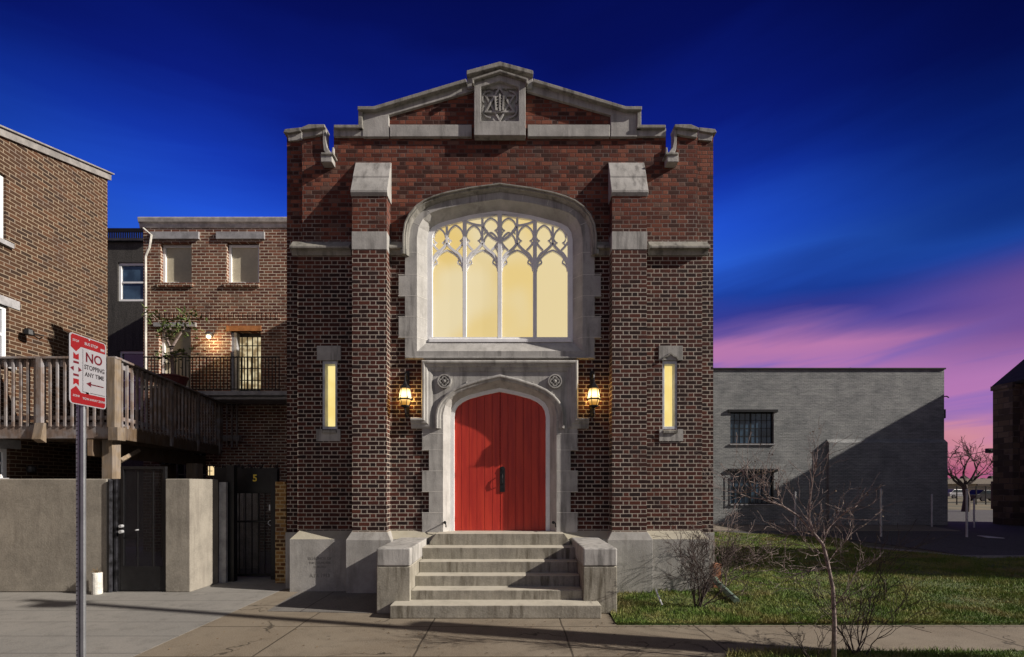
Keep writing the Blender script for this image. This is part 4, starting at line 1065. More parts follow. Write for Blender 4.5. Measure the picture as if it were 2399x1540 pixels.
q.box(xa_, xb_, yG-.025, yG+.015, Z(1222, dG)-.02, Z(1222, dG)+.02)
for i in range(1, 7): xx = xa_+(xb_-xa_)*i/7; q.box(xx-.008, xx+.008, yG-.01, yG+.008, .08, Z(1156, dG))
q.build('frame', BLACK, g2, bevel=.003)
MB().box(xa_+.05, xb_-.05, yG+.02, yG+.03, .05, Z(1156, dG)).build('mesh_panel', MESHM, g2)
q = MB(); q.box(X(635, dG)-.012, X(635, dG)+.012, yG-.06, yG-.03, Z(1196, dG), Z(1182, dG)); q.tube([(X(637, dG)+.05*math.cos(t*.5), yG-.05, Z(1225, dG)+.05*math.sin(t*.5)) for t in range(2, 11)], .009, 5); q.build('handle', GALVL, g2)
q = MB(); q.text('5', .19, Matrix.Translation((X(597, dG-.06), yG-.056, Z(1121, dG-.06))) @ Matrix.Rotation(math.pi/2, 4, 'X'), .003); q.build('number', plain('yellow_number', (.95, .65, .08, 1), .5, b=0), g2)
gp = MB(); gp.box(X(648, 9.3), X(673, 9.3), 9.25-D0, 9.75-D0, 0, Z(1129, 9.3)); tag(gp.build('gold_brick_pier', BRY), 'narrow gold brick pier against the left corner of the church', 'wall pier')
# passage interior behind gate: pale corrugated fence
q = MB(); yy_ = 10.9-D0
for i in range(7): xx = X(545+i*9, 10.9); q.box(xx, xx+.075, yy_+.02*(i % 2), yy_+.04+.02*(i % 2), 0, 1.9)
tag(q.build('passage_fence', plain('grey_boards', (.50, .46, .42, 1), .8)), 'grey board fence seen through the numbered gate', 'fence')
bw_ = MB(); bw_.box(-9.2, X(512, 12.9), 12.9-D0, 13.0-D0, 0, 1.75); tag(bw_.build('yard_fence', WOODB), 'dark yard fence under the deck behind the mesh gate', 'fence')
gl = thing('gate_lantern', 'small lit square lantern behind the stucco pier', 'lantern', (X(495, 9.9), 9.9-D0, 1.9))
x_ = X(495, 9.9); y_ = 9.9-D0
q = MB(); q.box(x_-.05, x_+.05, y_-.05, y_+.05, Z(1093, 9.9), Z(1090, 9.9)); q.box(x_-.05, x_+.05, y_-.05, y_+.05, Z(1116, 9.9), Z(1114, 9.9)); q.box(x_-.008, x_+.008, y_-.055, y_-.045, Z(1114, 9.9), Z(1093, 9.9)); q.box(x_-.05, x_+.05, y_-.055, y_-.045, Z(1104, 9.9)-.006, Z(1104, 9.9)+.006); q.box(x_-.02, x_+.02, y_-.02, y_+.02, 0, Z(1116, 9.9)); q.build('housing', BLACK, gl)
MB().box(x_-.04, x_+.04, y_-.04, y_+.04, Z(1114, 9.9), Z(1093, 9.9)).build('glass', glow_mat('warm_lantern_glass', (1, .75, .4, 1), .8), gl)
# white pipe stub
q = MB(); x_ = X(231, 8.36); q.lathe([(.075, 0), (.078, .02), (.075, Z(1341, 8.36)-.01), (.068, Z(1341, 8.36))], x_, 8.33-D0, 16)
o = q.build('plastic_pipe', PLAST); tag(o, 'short white plastic pipe with a tuft of weed at the stucco wall foot', 'pipe')
q = MB(); r_ = random.Random(2)
for i in range(22):
    a_ = r_.uniform(0, 6.28); h = r_.uniform(.03, .10); q.tube([(x_, 8.33-D0, Z(1343, 8.36)), (x_+.04*math.cos(a_), 8.33-D0+.04*math.sin(a_), Z(1343, 8.36)+h*.7), (x_+.09*math.cos(a_), 8.33-D0+.09*math.sin(a_), Z(1343, 8.36)+h)], [.004, .003, .001], 3)
q.build('weed_tuft', LEAFD, o)

# ================================================================== SIGN
XS = -3.728
sg = thing('parking_sign', 'red and white no stopping sign on a perforated steel post', 'sign', (X(203, 4.25), 4.25-D0, 0))
y0s, y1s, z0s, z1s = 4.07-D0, 4.44-D0, 2.556, 3.158
def rrect(y0, y1, z0, z1, r_):
    out_ = []
    for cy_, cz_, a0 in ((y1-r_, z1-r_, 0), (y0+r_, z1-r_, 90), (y0+r_, z0+r_, 180), (y1-r_, z0+r_, 270)):
        out_ += [(cy_+r_*math.cos(math.radians(a0+t)), cz_+r_*math.sin(math.radians(a0+t))) for t in (0, 30, 60, 90)]
    return out_
MB().prism_x(rrect(y0s, y1s, z0s, z1s, .03), XS-.003, XS).build('sign_plate', SIGNW, sg)
W_, H_ = y1s-y0s, z1s-z0s
def sp(u, v): return (y0s+u*W_, z0s+v*H_)
q = MB(); q.prism_x([sp(.03, .70), sp(.03, .955), sp(.06, .985), sp(.94, .985), sp(.975, .96), sp(.975, .835), sp(.35, .805), sp(.26, .805), sp(.17, .775)] if False else [sp(.035, .80), sp(.035, .955), sp(.07, .985), sp(.93, .985), sp(.965, .955), sp(.965, .835), sp(.30, .835), sp(.17, .75)], XS, XS+.0016)
q.build('red_panel', SIGNR, sg); q = MB()
q.prism_x([sp(.035, .045), sp(.07, .015), sp(.93, .015), sp(.965, .045), sp(.965, .175), sp(.30, .175), sp(.17, .26), sp(.035, .19)], XS, XS+.0016)
q.build('red_panel', SIGNR, sg); q = MB()
q.prism_x([sp(.10, .64), sp(.24, .64), sp(.24, .73), sp(.17, .70), sp(.10, .73)], XS, XS+.0016)
q.prism_x([sp(.10, .36), sp(.24, .36), sp(.24, .27), sp(.17, .30), sp(.10, .27)], XS, XS+.0016)
q.build('red_band', SIGNR, sg)
q = MB(); q.prism_x([sp(.02, .50), sp(.11, .535), sp(.11, .465)], XS, XS+.0018); q.prism_x([sp(.32, .50), sp(.23, .535), sp(.23, .465)], XS, XS+.0018)
q.prism_x([sp(.10, .58), sp(.24, .58), sp(.24, .61), sp(.10, .61)], XS, XS+.0016); q.prism_x([sp(.10, .40), sp(.24, .40), sp(.24, .43), sp(.10, .43)], XS, XS+.0016)
q.build('arrow_marks', SIGND, sg)
TR = lambda u, v, x: Matrix.Translation((x, y0s+u*W_, z0s+v*H_)) @ Matrix.Rotation(math.pi/2, 4, 'Z') @ Matrix.Rotation(math.pi/2, 4, 'X')
MB().prism_x([sp(.34, .20), sp(.955, .20), sp(.955, .815), sp(.34, .815)], XS+.002, XS+.006).build('white_panel', SIGNW, sg)
MB().text('NO', .115, TR(.63, .70, XS+.0065), .0006, sx=.95).text('', .01, TR(.5, .5, XS)).prism_x([sp(.42, .325), sp(.55, .365), sp(.55, .285)], XS+.006, XS+.0072).prism_x([sp(.55, .317), sp(.90, .317), sp(.90, .333), sp(.55, .333)], XS+.006, XS+.0072).build('red_lettering', SIGND, sg)
MB().text('STOPPING', .056, TR(.65, .56, XS+.0065), .0006, sx=.80).text('ANY TIME', .052, TR(.65, .455, XS+.0065), .0006, sx=.85).build('black_lettering', SIGNK, sg)
MB().text('BUS STOP', .034, TR(.57, .90, XS+.002), .0006, sx=.9).text('TOW-AWAY ZONE', .028, TR(.65, .10, XS+.002), .0006, sx=.95).prism_x([sp(.83, .865), sp(.94, .865), sp(.94, .90), sp(.83, .90)], XS+.0016, XS+.0026).text('STOP', .026, TR(.16, .90, XS+.002), .0006).text('ZONE', .024, TR(.17, .12, XS+.002), .0006).build('white_lettering', SIGNW, sg)
q = MB(); px1 = XS-.008; px0 = px1-.088; yq = 4.23-D0; wq = px1-px0
q.prism_z([(px0, yq+.01), (px0+.012, yq-.004), (px0+wq*.47, yq-.004), (px0+wq*.50, yq+.03), (px0+wq*.62, yq+.03), (px0+wq*.66, yq-.012), (px1-.004, yq-.012), (px1, yq), (px1-.004, yq+.006), (px0+wq*.70, yq+.006), (px0+wq*.66, yq+.045), (px0+wq*.46, yq+.045), (px0+wq*.42, yq+.006), (px0+.01, yq+.006)], -.02, 3.12)
q.build('post', GALV, sg)
q = MB()
for i in range(74):
    z_ = .1+i*.04; xx = px0+wq*.24
    q.tube([(xx, yq-.0045, z_), (xx, yq-.0055, z_)], .0055, 8)
q.build('post_hole', SIGNK, sg)
q = MB()
for v in (.80, .20, .97): q.tube([(XS, (y0s+y1s)/2, z0s+v*H_), (XS+.008, (y0s+y1s)/2, z0s+v*H_)], .007, 6)
q.box(px1-.03, XS, yq-.0, yq+.03, z0s+.1, z0s+.14)
q.build('bolt', GALVL, sg)

# ================================================================== RIGHT : painted brick building
dB = 23.4; yB = dB-D0
wb = thing('painted_brick_building', 'two storey grey painted brick building beyond the lawn', 'building', (15, yB, 0))
xa_, xb_ = 7.5, X(2212, dB); zt_b = Z(866, dB)
wins = [(1711, 966, 1813, 1040), (1711, 1105, 1813, 1181)]
w = MB(); w.fill([[(xa_, 0), (xb_, 0), (xb_, zt_b), (xa_, zt_b)]]+[[(X(a, dB), Z(e, dB)), (X(c, dB), Z(e, dB)), (X(c, dB), Z(b_, dB)), (X(a, dB), Z(b_, dB))] for a, b_, c, e in wins], yB, yB+.3)
w.build('wall', BRP, wb)
MB().box(xa_, xb_, yB+.31, yB+9, 0, zt_b-.02).build('rear_wall', BRP, wb)
MB().box(xa_-.04, xb_+.04, yB-.06, yB+9.05, zt_b, zt_b+.07).build('coping', ROOF, wb)
for a, b_, c, e in wins:
    o = window(wb, a, b_, c, e, dB, .12, BLACK, GLASSB, .05)
    q = MB()
    for i in range(1, 8):
        xx = X(a, dB)+(X(c, dB)-X(a, dB))*i/8; ww = .04 if i == 4 else .010; q.box(xx-ww, xx+ww, yB+.145, yB+.168, Z(e, dB), Z(b_, dB))
    for i in range(1, 4): zz = Z(e, dB)+(Z(b_, dB)-Z(e, dB))*i/4; q.box(X(a, dB), X(c, dB), yB+.148, yB+.166, zz-.010, zz+.010)
    q.build('glazing_bar', BLACK, o)
    MB().box(X(a-6, dB), X(c+8, dB), yB-.08, yB+.1, Z(b_, dB), Z(b_-6, dB)).build('lintel', BLACK, o)
    MB().box(X(a-2, dB), X(c+2, dB), yB-.06, yB+.1, Z(e+3, dB), Z(e, dB)).build('sill', TRIM, o)
    if b_ > 1100:
        q = MB()
        r_ = random.Random(9)
        for i in range(9):
            xx = X(a, dB)+(X(c, dB)-X(a, dB))*(i+.5)/9
            q.tube([(xx, yB-.10, Z(e, dB)), (xx, yB-.10, Z(b_+4, dB))], .012, 4)
        q.build('window_grille', BLACK, o)
MB().prism_x([(yB+.05, 0), (yB-.17, 0), (yB-.17, Z(1038, dB)), (yB-.002, Z(1030, dB)), (yB+.05, Z(1030, dB))], X(1937, dB), X(2213, dB)).build('thicker_lower_wall', BRP, wb)
q = MB(); q.tube([(X(1992, dB+1), yB+1, zt_b), (X(1992, dB+1), yB+1, zt_b+.28)], .05, 6); q.lathe([(.08, zt_b+.22), (.09, zt_b+.30), (.02, zt_b+.34)], X(1992, dB+1), yB+1, 8); q.build('roof_vent', DGREY, wb)
q = MB(); q.box(xb_, xb_+.35, yB+.3, yB+.6, Z(978, dB), Z(957, dB)); q.tube([(xb_, yB+.2, Z(928, dB)), (xb_+.3, yB+.2, Z(927, dB)), (xb_+.4, yB+.2, Z(930, dB))], .03, 5); q.build('side_fitting', DGREY, wb)
MB().box(xb_, xb_+.45, yB+2, yB+8, 0, Z(1050, dB)).build('lean_to', GREYST, wb)
# dark stone church at right
dc = thing('stone_church', 'dark stone church with a steep roof at the right edge', 'church', (28, 6, 0))
XC = 24.25; ye = 24.0-D0
w = MB(); w.fill([[(XC, 0), (XC+7.5, 0), (XC+7.5, 6.9), (XC+3.75, 10.0), (XC, 6.9)]], 9.0-D0, ye); w.build('wall', DARKST, dc)
q = MB(); q.sweep([(XC-.25, 6.75), (XC+3.75, 10.12), (XC+7.75, 6.75)], [(0, 8.9-D0), (.15, 8.9-D0), (.15, ye+.1), (0, ye+.1)]); q.build('roof', ROOF, dc)
q = MB(); q.box(XC-.35, XC+.6, ye-.9, ye+.05, 0, Z(905, 23.6)); q.box(XC-.42, XC+.66, ye-.96, ye+.1, Z(912, 23.6), Z(906, 23.6)+.1); q.build('buttress', DARKST, dc)
for i in range(5):
    y_ = 11-D0+i*2.4
    q = MB(); xfill(q, [[(y_, 1.5), (y_+1.0, 1.5), (y_+1.0, 4.2), (y_+.5, 5.0), (y_, 4.2)]], XC-.04, XC+.01); q.build('window', GLASSD, dc)
    q = MB(); pts = [(y_-.06, 1.44), (y_+1.06, 1.44), (y_+1.06, 4.22), (y_+.5, 5.1), (y_-.06, 4.22)]
    xfill(q, [pts, [(y_+.04, 1.54), (y_+.96, 1.54), (y_+.96, 4.16), (y_+.5, 4.9), (y_+.04, 4.16)]], XC-.09, XC-.03); q.build('window_trim', LIMED, dc)
w = MB(); w.box(26.5, 31.5, 5.6-D0, 8.8-D0, 0, 14.0); w.build('shadow_caster', DARKST, dc)  # invented off-view block, added to throw shade across the lawn
# fence posts
pz = [(1863, 1155, 20.6), (2064, 1148, 18.0), (2183, 1160, 22.3), (2265, 1149, 17.8), (2282, 1172, 22.0)]
labs = ['bare steel fence post behind the small bare tree', 'tallest bare steel post standing in front of the painted wall', 'slim steel post near the right end of the painted wall', 'steel post at the asphalt edge right of the painted building', 'far thin steel post beneath the distant tree']
for (a, b_, dd), lb in zip(pz, labs):
    q = MB(); x_ = X(a, dd); q.tube([(x_, dd-D0, -.02), (x_, dd-D0, Z(b_, dd))], .036, 8); q.lathe([(.04, Z(b_, dd)-.01), (.045, Z(b_, dd)+.02), (.01, Z(b_, dd)+.05)], x_, dd-D0, 8)
    tag(q.build('fence_post', GALVL), lb, 'fence post', 'bare metal fence posts beyond the lawn')
# ---- far background
def car(x, y, rz, mat, label):
    t = thing('parked_car', label, 'car', (x, y, 0)); ca, sa = math.cos(rz), math.sin(rz)
    def xf_(mb): mb.v = [(x+(a-0)*ca-b_*sa, y+(a-0)*sa+b_*ca, c) for a, b_, c in mb.v]; return mb
    q = MB(); q.prism([(-2.1, .3), (2.1, .3), (2.15, .7), (1.9, .85), (1.0, .95), (.45, 1.42), (-1.2, 1.45), (-1.75, .95), (-2.15, .85)], -.85, .85); xf_(q).build('body', mat, t, bevel=.06)
    q = MB(); q.prism([(.85, .97), (.40, 1.36), (-1.15, 1.38), (-1.55, .97)], -.865, .865); xf_(q).build('window', GLASSD, t)
    for wx_, wy_ in ((1.3, -.8), (1.3, .8), (-1.3, -.8), (-1.3, .8)):
        q = MB(); q.tube([(wx_, wy_-.1, .32), (wx_, wy_+.1, .32)], .32, 12); xf_(q).build('wheel', SIGNK, t)
car(X(2236, 78), 78-D0, .2, SIGNW, 'white car parked far off beyond the painted building')
car(X(2312, 62), 62-D0, 0, SIGNK, 'dark car parked far off beside the distant fence')
q = MB()
for i in range(60): xx = 20+i*1.0; q.box(xx-.04, xx+.04, 50-D0, 50.08-D0, 0, 1.9)
for z_ in (.2, 1.0, 1.8): q.box(20, 80, 50-D0, 50.06-D0, z_-.03, z_+.03)
tag(q.build('railing_fence', BLACK), 'long black railing fence far beyond the asphalt', 'fence')
def band(name, y, h0, h1, mat, label, x0=-100, x1=300, seed=1, cat='trees'):
    r_ = random.Random(seed); q = MB(); v = []; 
    for i in range(700):
        xx = r_.uniform(x0, x1); yy_ = y+r_.uniform(0, 12); hh = r_.uniform(h0, h1); w_ = r_.uniform(1.0, 3.5)
        q.tube([(xx, yy_, 0), (xx, yy_, hh*.5), (xx+r_.uniform(-1, 1), yy_, hh)], [w_*.7, w_, w_*.25], 5)
    o = q.build(name, mat); struct(o, 'stuff', label); o['category'] = cat
band('far_woods', 190, 3.0, 6.5, plain('far_woods', (.05, .045, .04, 1), .9), 'low dark line of distant woods on the horizon')
q = MB(); q.box(60, 210, 120, 140, 0, 2.6); q.prism([(60, 2.6), (210, 2.6), (205, 4.0), (65, 4.0)], 119, 141)
bl = q.build('far_warehouse', plain('far_wall', (.30, .26, .22, 1), .8)); tag(bl, 'long low pale building far off in the gap', 'building')
# bare trees
def branch(mb, p, dvec, ln, rad, depth, rnd, spread=.6, segs=4, kids=3, grav=0.0, minr=.004):
    pts = [Vector(p)]; dv = Vector(dvec).normalized(); rs = [rad]
    for i in range(segs):
        dv = (dv+Vector((rnd.gauss(0, .16), rnd.gauss(0, .16), rnd.gauss(0, .12)+grav))).normalized()
        pts.append(pts[-1]+dv*ln/segs); rs.append(max(minr, rad*(1-.55*(i+1)/segs)))
    mb.tube(pts, rs, 5 if rad > .015 else 4, cap=False)
    tips = [pts[-1]]
    if depth > 0:
        for c in range(kids):
            i = rnd.randint(1, segs) if c else segs
            ax = Vector((rnd.gauss(0, 1), rnd.gauss(0, 1), rnd.gauss(0, .7))).normalized()
            nd = (dv+ax*spread*rnd.uniform(.7, 1.4)).normalized()
            tips += branch(mb, pts[i], nd, ln*rnd.uniform(.55, .8), max(minr, rs[i]*.68), depth-1, rnd, spread, segs, kids, grav, minr)
    return tips
ft = thing('bare_tree', 'bare spreading tree in the far gap against the pink sky', 'tree', (X(2262, 36), 36-D0, 0))
rnd = random.Random(12); q = MB(); x_ = X(2262, 36); y_ = 36-D0
q.tube([(x_, y_, -.05), (x_+.1, y_, 1.0), (x_-.1, y_, 2.0)], [.26, .2, .17], 8); q.build('trunk', BARKD, ft)
q = MB()
for dv in ((-.5, 0, 1), (.25, .2, 1), (.9, 0, .5), (.6, -.2, .9), (-.9, .1, .5)): branch(q, (x_-.1+dv[0]*.1, y_, 1.9), dv, 1.5, .11, 4, rnd, .65, 4, 3, .03, .012)
q.build('crown', BARKD, ft)
# traffic signal on span wire, and a far pole
dT = 30; yT = dT-D0
q = MB(); q.tube([(X(2215, dT), yT, Z(1073, dT)), (X(2260, dT), yT, Z(1068, dT)), (X(2320, dT), yT, Z(1055, dT)), (X(2400, dT), yT, Z(1032, dT)), (X(2700, dT), yT, Z(960, dT))], .02, 4)
tag(q.build('span_wire', BLACK), 'thin sagging wire crossing the gap in front of the distant tree', 'wire')
sgn = MB(); sgn.box(X(2312, dT), X(2326, dT), yT-.12, yT+.12, Z(1060, dT)-.05, Z(1051, dT)); 
for i in range(3): sgn.tube([(X(2315+i*4.2, dT), yT-.12, Z(1056, dT)), (X(2315+i*4.2, dT), yT-.22, Z(1056, dT))], .055, 8)
tag(sgn.build('traffic_signal', BLACK), 'dark traffic signal hanging from the span wire', 'traffic light')
q = MB(); x_ = X(2326, 40); q.tube([(x_, 40-D0, 0), (x_, 40-D0, Z(1128, 40))], .12, 8); q.box(x_-1.3, x_+1.3, 40-D0-.05, 40-D0+.05, Z(1138, 40), Z(1134, 40)); tag(q.build('far_pole', BARKD), 'dark wooden pole with a cross arm in the distance', 'pole')

# ================================================================== SHRUBS
D1 = 4.95
def W3(px, py, d): return Vector((X(px, d), d-D0, Z(py, d)))
tr1 = thing('bare_sapling', 'thin bare sapling arching left over the lawn at the pavement edge', 'tree', tuple(W3(1955, 1564, D1)))
rnd = random.Random(21)
trunk = [(1953, 1560, 4.93), (1955, 1462, 4.95), (1951, 1377, 4.98), (1938, 1315, 5.0), (1928, 1276, 5.02), (1909, 1253, 5.05), (1873, 1211, 5.1), (1837, 1188, 5.1), (1791, 1170, 5.12), (1757, 1166, 5.15)]
tp = [W3(*p) for p in trunk]; tp[0].z = 0
q = MB(); q.tube(tp, [.025, .021, .018, .017, .016, .014, .011, .010, .008, .006], 8); q.build('trunk', BARK, tr1, smooth=True)
q = MB(); tips = []
def sub(pts, r0, r1, dd=5.05, kids=True, dep=2, ln=.28):
    p3 = [W3(a, b_, dd+.05*i*rnd.uniform(-1, 1)) for i, (a, b_) in enumerate(pts)]
    n_ = len(p3); q.tube(p3, [r0+(r1-r0)*i/(n_-1) for i in range(n_)], 5)
    if kids:
        for i in range(1, n_):
            dv = (p3[i]-p3[i-1]).normalized()
            for _ in range(4):
                tips.extend(branch(q, p3[i]-dv*rnd.uniform(0, (p3[i]-p3[i-1]).length), dv+Vector((rnd.gauss(0, .8), rnd.gauss(0, .6), rnd.gauss(.2, .6))), ln*rnd.uniform(.5, 1.1), .0042, dep, rnd, .55, 4, 2, .05, .0016))
sub([(1909, 1253), (1896, 1220), (1897, 1181), (1905, 1119), (1915, 1075)], .013, .004)
sub([(1926, 1276), (1940, 1240), (1962, 1215), (1990, 1195), (2010, 1185)], .008, .003)
sub([(1757, 1166), (1735, 1158), (1718, 1140), (1718, 1118)], .007, .003)
sub([(1791, 1170), (1765, 1150), (1752, 1120), (1738, 1100)], .006, .003)
sub([(1837, 1188), (1822, 1165), (1830, 1150)], .005, .003, ln=.2)
sub([(1800, 1172), (1788, 1150), (1790, 1125)], .005, .0025, ln=.2)
sub([(1909, 1256), (1880, 1245), (1845, 1250), (1838, 1280)], .007, .003, ln=.22)
sub([(1939, 1330), (1900, 1338), (1865, 1345), (1840, 1342)], .008, .003, ln=.25)
sub([(1938, 1320), (1960, 1290), (1985, 1265), (2000, 1235)], .005, .003, ln=.2)
sub([(1954, 1420), (1985, 1380), (2010, 1330), (2030, 1310)], .004, .0025, ln=.2)
sub([(1935, 1300), (1905, 1290), (1880, 1262)], .005, .003, ln=.22)
q.build('crown', BARK, tr1)
lf = MB()
for t_ in tips:
    if rnd.random() < .35 and t_.z > 1.2:
        a_ = Vector((rnd.gauss(0, 1), rnd.gauss(0, 1), rnd.gauss(0, 1))).normalized()*.011; b__ = a_.cross(Vector((rnd.gauss(0, 1), rnd.gauss(0, 1), 1))).normalized()*.007
        lf.add([t_-a_, t_+b__, t_+a_, t_-b__], [(0, 1, 2, 3)])
lf.build('dry_leaves', LEAFD, tr1, recalc=False)
def shrub(name, label, root, stems, mat, seed, ln, rad, dep=3, lean=None, spread=.45, kids=3, grav=.02):
    t = thing(name, label, 'shrub', root); rnd2 = random.Random(seed); q = MB()
    for i in range(stems):
        a_ = rnd2.uniform(0, 6.28); s_ = rnd2.uniform(.1, .75)
        dv = Vector((math.cos(a_)*s_, math.sin(a_)*s_*.6, 1))
        if lean: dv += Vector(lean)*rnd2.random()
        branch(q, Vector(root)+Vector((rnd2.gauss(0, .03), rnd2.gauss(0, .03), -.01)), dv, ln*rnd2.uniform(.6, 1.1), rad*rnd2.uniform(.6, 1), dep, rnd2, spread, 5, kids, grav, .0022)
    q.build('branches', mat, t)
    return t
shrub('bare_shrub', 'dark bare shrub at the right corner of the church base', (X(1634, 7.35), 7.35-D0, 0), 12, BARKD, 4, .66, .014, 4, (.6, 0, 0), .5)
shrub('bare_shrub', 'tangled bare shrub growing behind the church corner shrub', (X(1690, 8.4), 8.4-D0, 0), 6, BARK, 8, .75, .014, 4, (.2, .1, .2), .65)
shrub('bare_shrub', 'low spreading bare shrub at the sapling foot, right side', (X(2008, 5.3), 5.3-D0, 0), 11, BARKD, 15, .62, .010, 3, (.15, 0, 0), .45, 3)
shrub('bare_shrub', 'small twiggy bare shrub at the sapling foot, left side', (X(1905, 5.15), 5.15-D0, 0), 5, BARKD, 17, .26, .006, 3, (-.2, 0, 0), .5, 2)
# potted tree on the balcony
pt = thing('potted_tree', 'leafy potted tree on the row house balcony', 'potted plant', (X(402, 12.6), 12.6-D0, Z(915, 12.6)))
q = MB(); x_ = X(405, 12.4); y_ = 12.4-D0; zb1 = Z(912, 12.4)
q.lathe([(.22, zb1), (.26, zb1+.05), (.33, Z(888, 12.4)), (.36, Z(885, 12.4)), (.34, Z(882, 12.4)), (.30, Z(886, 12.4))], x_, y_, 12); q.build('pot', plain('red_pot', (.12, .03, .03, 1), .5), pt)
MB().box(x_-.3, x_+.3, y_-.3, y_+.3, 3.4, zb1).build('stand', WOODB, pt)
rnd = random.Random(31)
trk = [W3(406, 886, 12.4), W3(404, 850, 12.4), W3(401, 818, 12.4)]
q = MB(); q.tube(trk, [.05, .04, .035], 6)
brs = [[(401, 818), (393, 800), (389, 780), (375, 755), (355, 735)], [(401, 818), (415, 795), (430, 772), (440, 745), (448, 735)], [(404, 850), (390, 838), (382, 835)], [(402, 835), (420, 830), (438, 828)], [(393, 800), (400, 775), (398, 760)]]
lv = MB()
for bpts in brs:
    p3 = [W3(a, b_, 12.4+rnd.uniform(-.15, .15)) for a, b_ in bpts]; q.tube(p3, [.03-.005*i for i in range(len(p3))], 5)
    for p in p3[-3:] if len(p3) > 3 else p3[-2:]:
        for _ in range(28):
            c = p+Vector((rnd.gauss(0, .15), rnd.gauss(0, .15), rnd.gauss(0, .09))); a_ = Vector((rnd.gauss(0, 1), rnd.gauss(0, 1), rnd.gauss(0, .5))).normalized()*rnd.uniform(.05, .095); b__ = a_.cross(Vector((rnd.gauss(0, 1), rnd.gauss(0, 1), 2))).normalized()*.03
            lv.add([c-a_, c+b__, c+a_, c-b__], [(0, 1, 2, 3)])
q.build('trunk', BARK, pt); lv.build('leaves', LEAF, pt, recalc=False)

# small things near the church's right corner
q = MB(); dd = 8.7
for i in range(5): q.box(X(1674, dd), X(1692, dd)-.01*(i % 2), .05, .30, .03+i*.085, .03+i*.085+.078)
q.box(X(1674, dd)+.01, X(1692, dd)-.02, .06, .29, 0, .44)
tag(q.build('brick_stack', TERRA), 'small stack of orange bricks by the church corner', 'brick stack')
q = MB(); q.tube([(xr+.06, .5, .30), (X(1680, 8.6), -.1, .14), (X(1726, 7.6), 7.6-D0, .05)], [.05, .05, .052], 10)
tag(q.build('drain_pipe', GREENP), 'grey green drain pipe lying on the grass by the church corner', 'pipe')
q = MB(); q.tube([tuple(W3(1551, 1418, 7.3)), tuple(W3(1536, 1382, 7.5))], .014, 8); o = q.build('stake', GALVL); tag(o, 'short metal stake leaning in the grass before the church base', 'stake')
q = MB(); q.tube([tuple(W3(1537, 1384, 7.5)), tuple(W3(1580, 1374, 7.4)), tuple(W3(1640, 1356, 7.3))], .0035, 4); q.build('guy_wire', SIGNK, o)
q = MB(); x_, y_ = X(1600, 7.6), 7.6-D0
# fallen leaves on the pavement along the step and lawn edge
lv = MB(); rnd = random.Random(44)
for _ in range(620):
    if rnd.random() < .55: x_ = rnd.uniform(1.6, 12); y_ = 6.5-D0+abs(rnd.gauss(0, 2.2))
    elif rnd.random() < .5: x_ = rnd.uniform(.9, 9); y_ = 6.44-D0-abs(rnd.gauss(0, .10))
    else: x_ = rnd.uniform(-3.9, 1.5); y_ = rnd.uniform(5.2, 6.75)-D0
    a_ = rnd.uniform(0, 6.28); s_ = rnd.uniform(.008, .02)
    lv.add([(x_+s_*math.cos(a_), y_+s_*math.sin(a_), .006), (x_-s_*.5*math.sin(a_), y_+s_*.5*math.cos(a_), .012), (x_-s_*math.cos(a_), y_-s_*math.sin(a_), .006), (x_+s_*.5*math.sin(a_), y_-s_*.5*math.cos(a_), .010)], [(0, 1, 2, 3)])
o = lv.build('fallen_leaves', LEAFD, recalc=False); struct(o, 'stuff', 'scattered dry leaves along the pavement'); o['category'] = 'leaves'
# off-frame street furniture whose shadows cross the pavement
al = math.radians(76.6); el = math.radians(28.6)
q = MB(); x_, y_ = 9.8, 5.62-D0-1.45; 
pole_x = 9.6
def shadow_root(px, py): d_ = F*ZC/(py-CY); return X(px, d_), d_
sxp, sdp = shadow_root(1640, 1512)
pole_y = (sdp-(pole_x-sxp)/math.tan(al))-D0
hp_ = 6.0
tip_x, _ = shadow_root(985, 1468)
hp_ = (pole_x-tip_x)/math.sin(al)*math.tan(el)
q.tube([(pole_x, pole_y, 0), (pole_x, pole_y, hp_)], [.25, .22], 14); o = q.build('utility_pole', wood_mat('pole_wood', (.12, .09, .06, 1), .3)); tag(o, 'thick wooden pole whose broad shadow crosses the pavement', 'pole')
sxp, sdp = shadow_root(1100, 1482)
lx = 9.0; ly = (sdp-(lx-sxp)/math.tan(al))-D0
tip_x, _ = shadow_root(40, 1412)
hl = (lx-tip_x)/math.sin(al)*math.tan(el)
lp = thing('street_lamp', 'slim street lamp whose thin shadow line crosses the whole pavement', 'street lamp', (lx, ly, 0))
MB().tube([(lx, ly, 0), (lx, ly, hl)], [.10, .085], 10).build('pole', GALV, lp)
q = MB(); q.tube([(lx, ly, hl-.05), (lx+.2, ly, hl+.05), (lx+.9, ly-.3, hl+.05)], .03, 6); q.box(lx+.5, lx+1.1, ly-.5, ly-.1, hl-.03, hl+.08); q.build('lamp_head', GALV, lp)

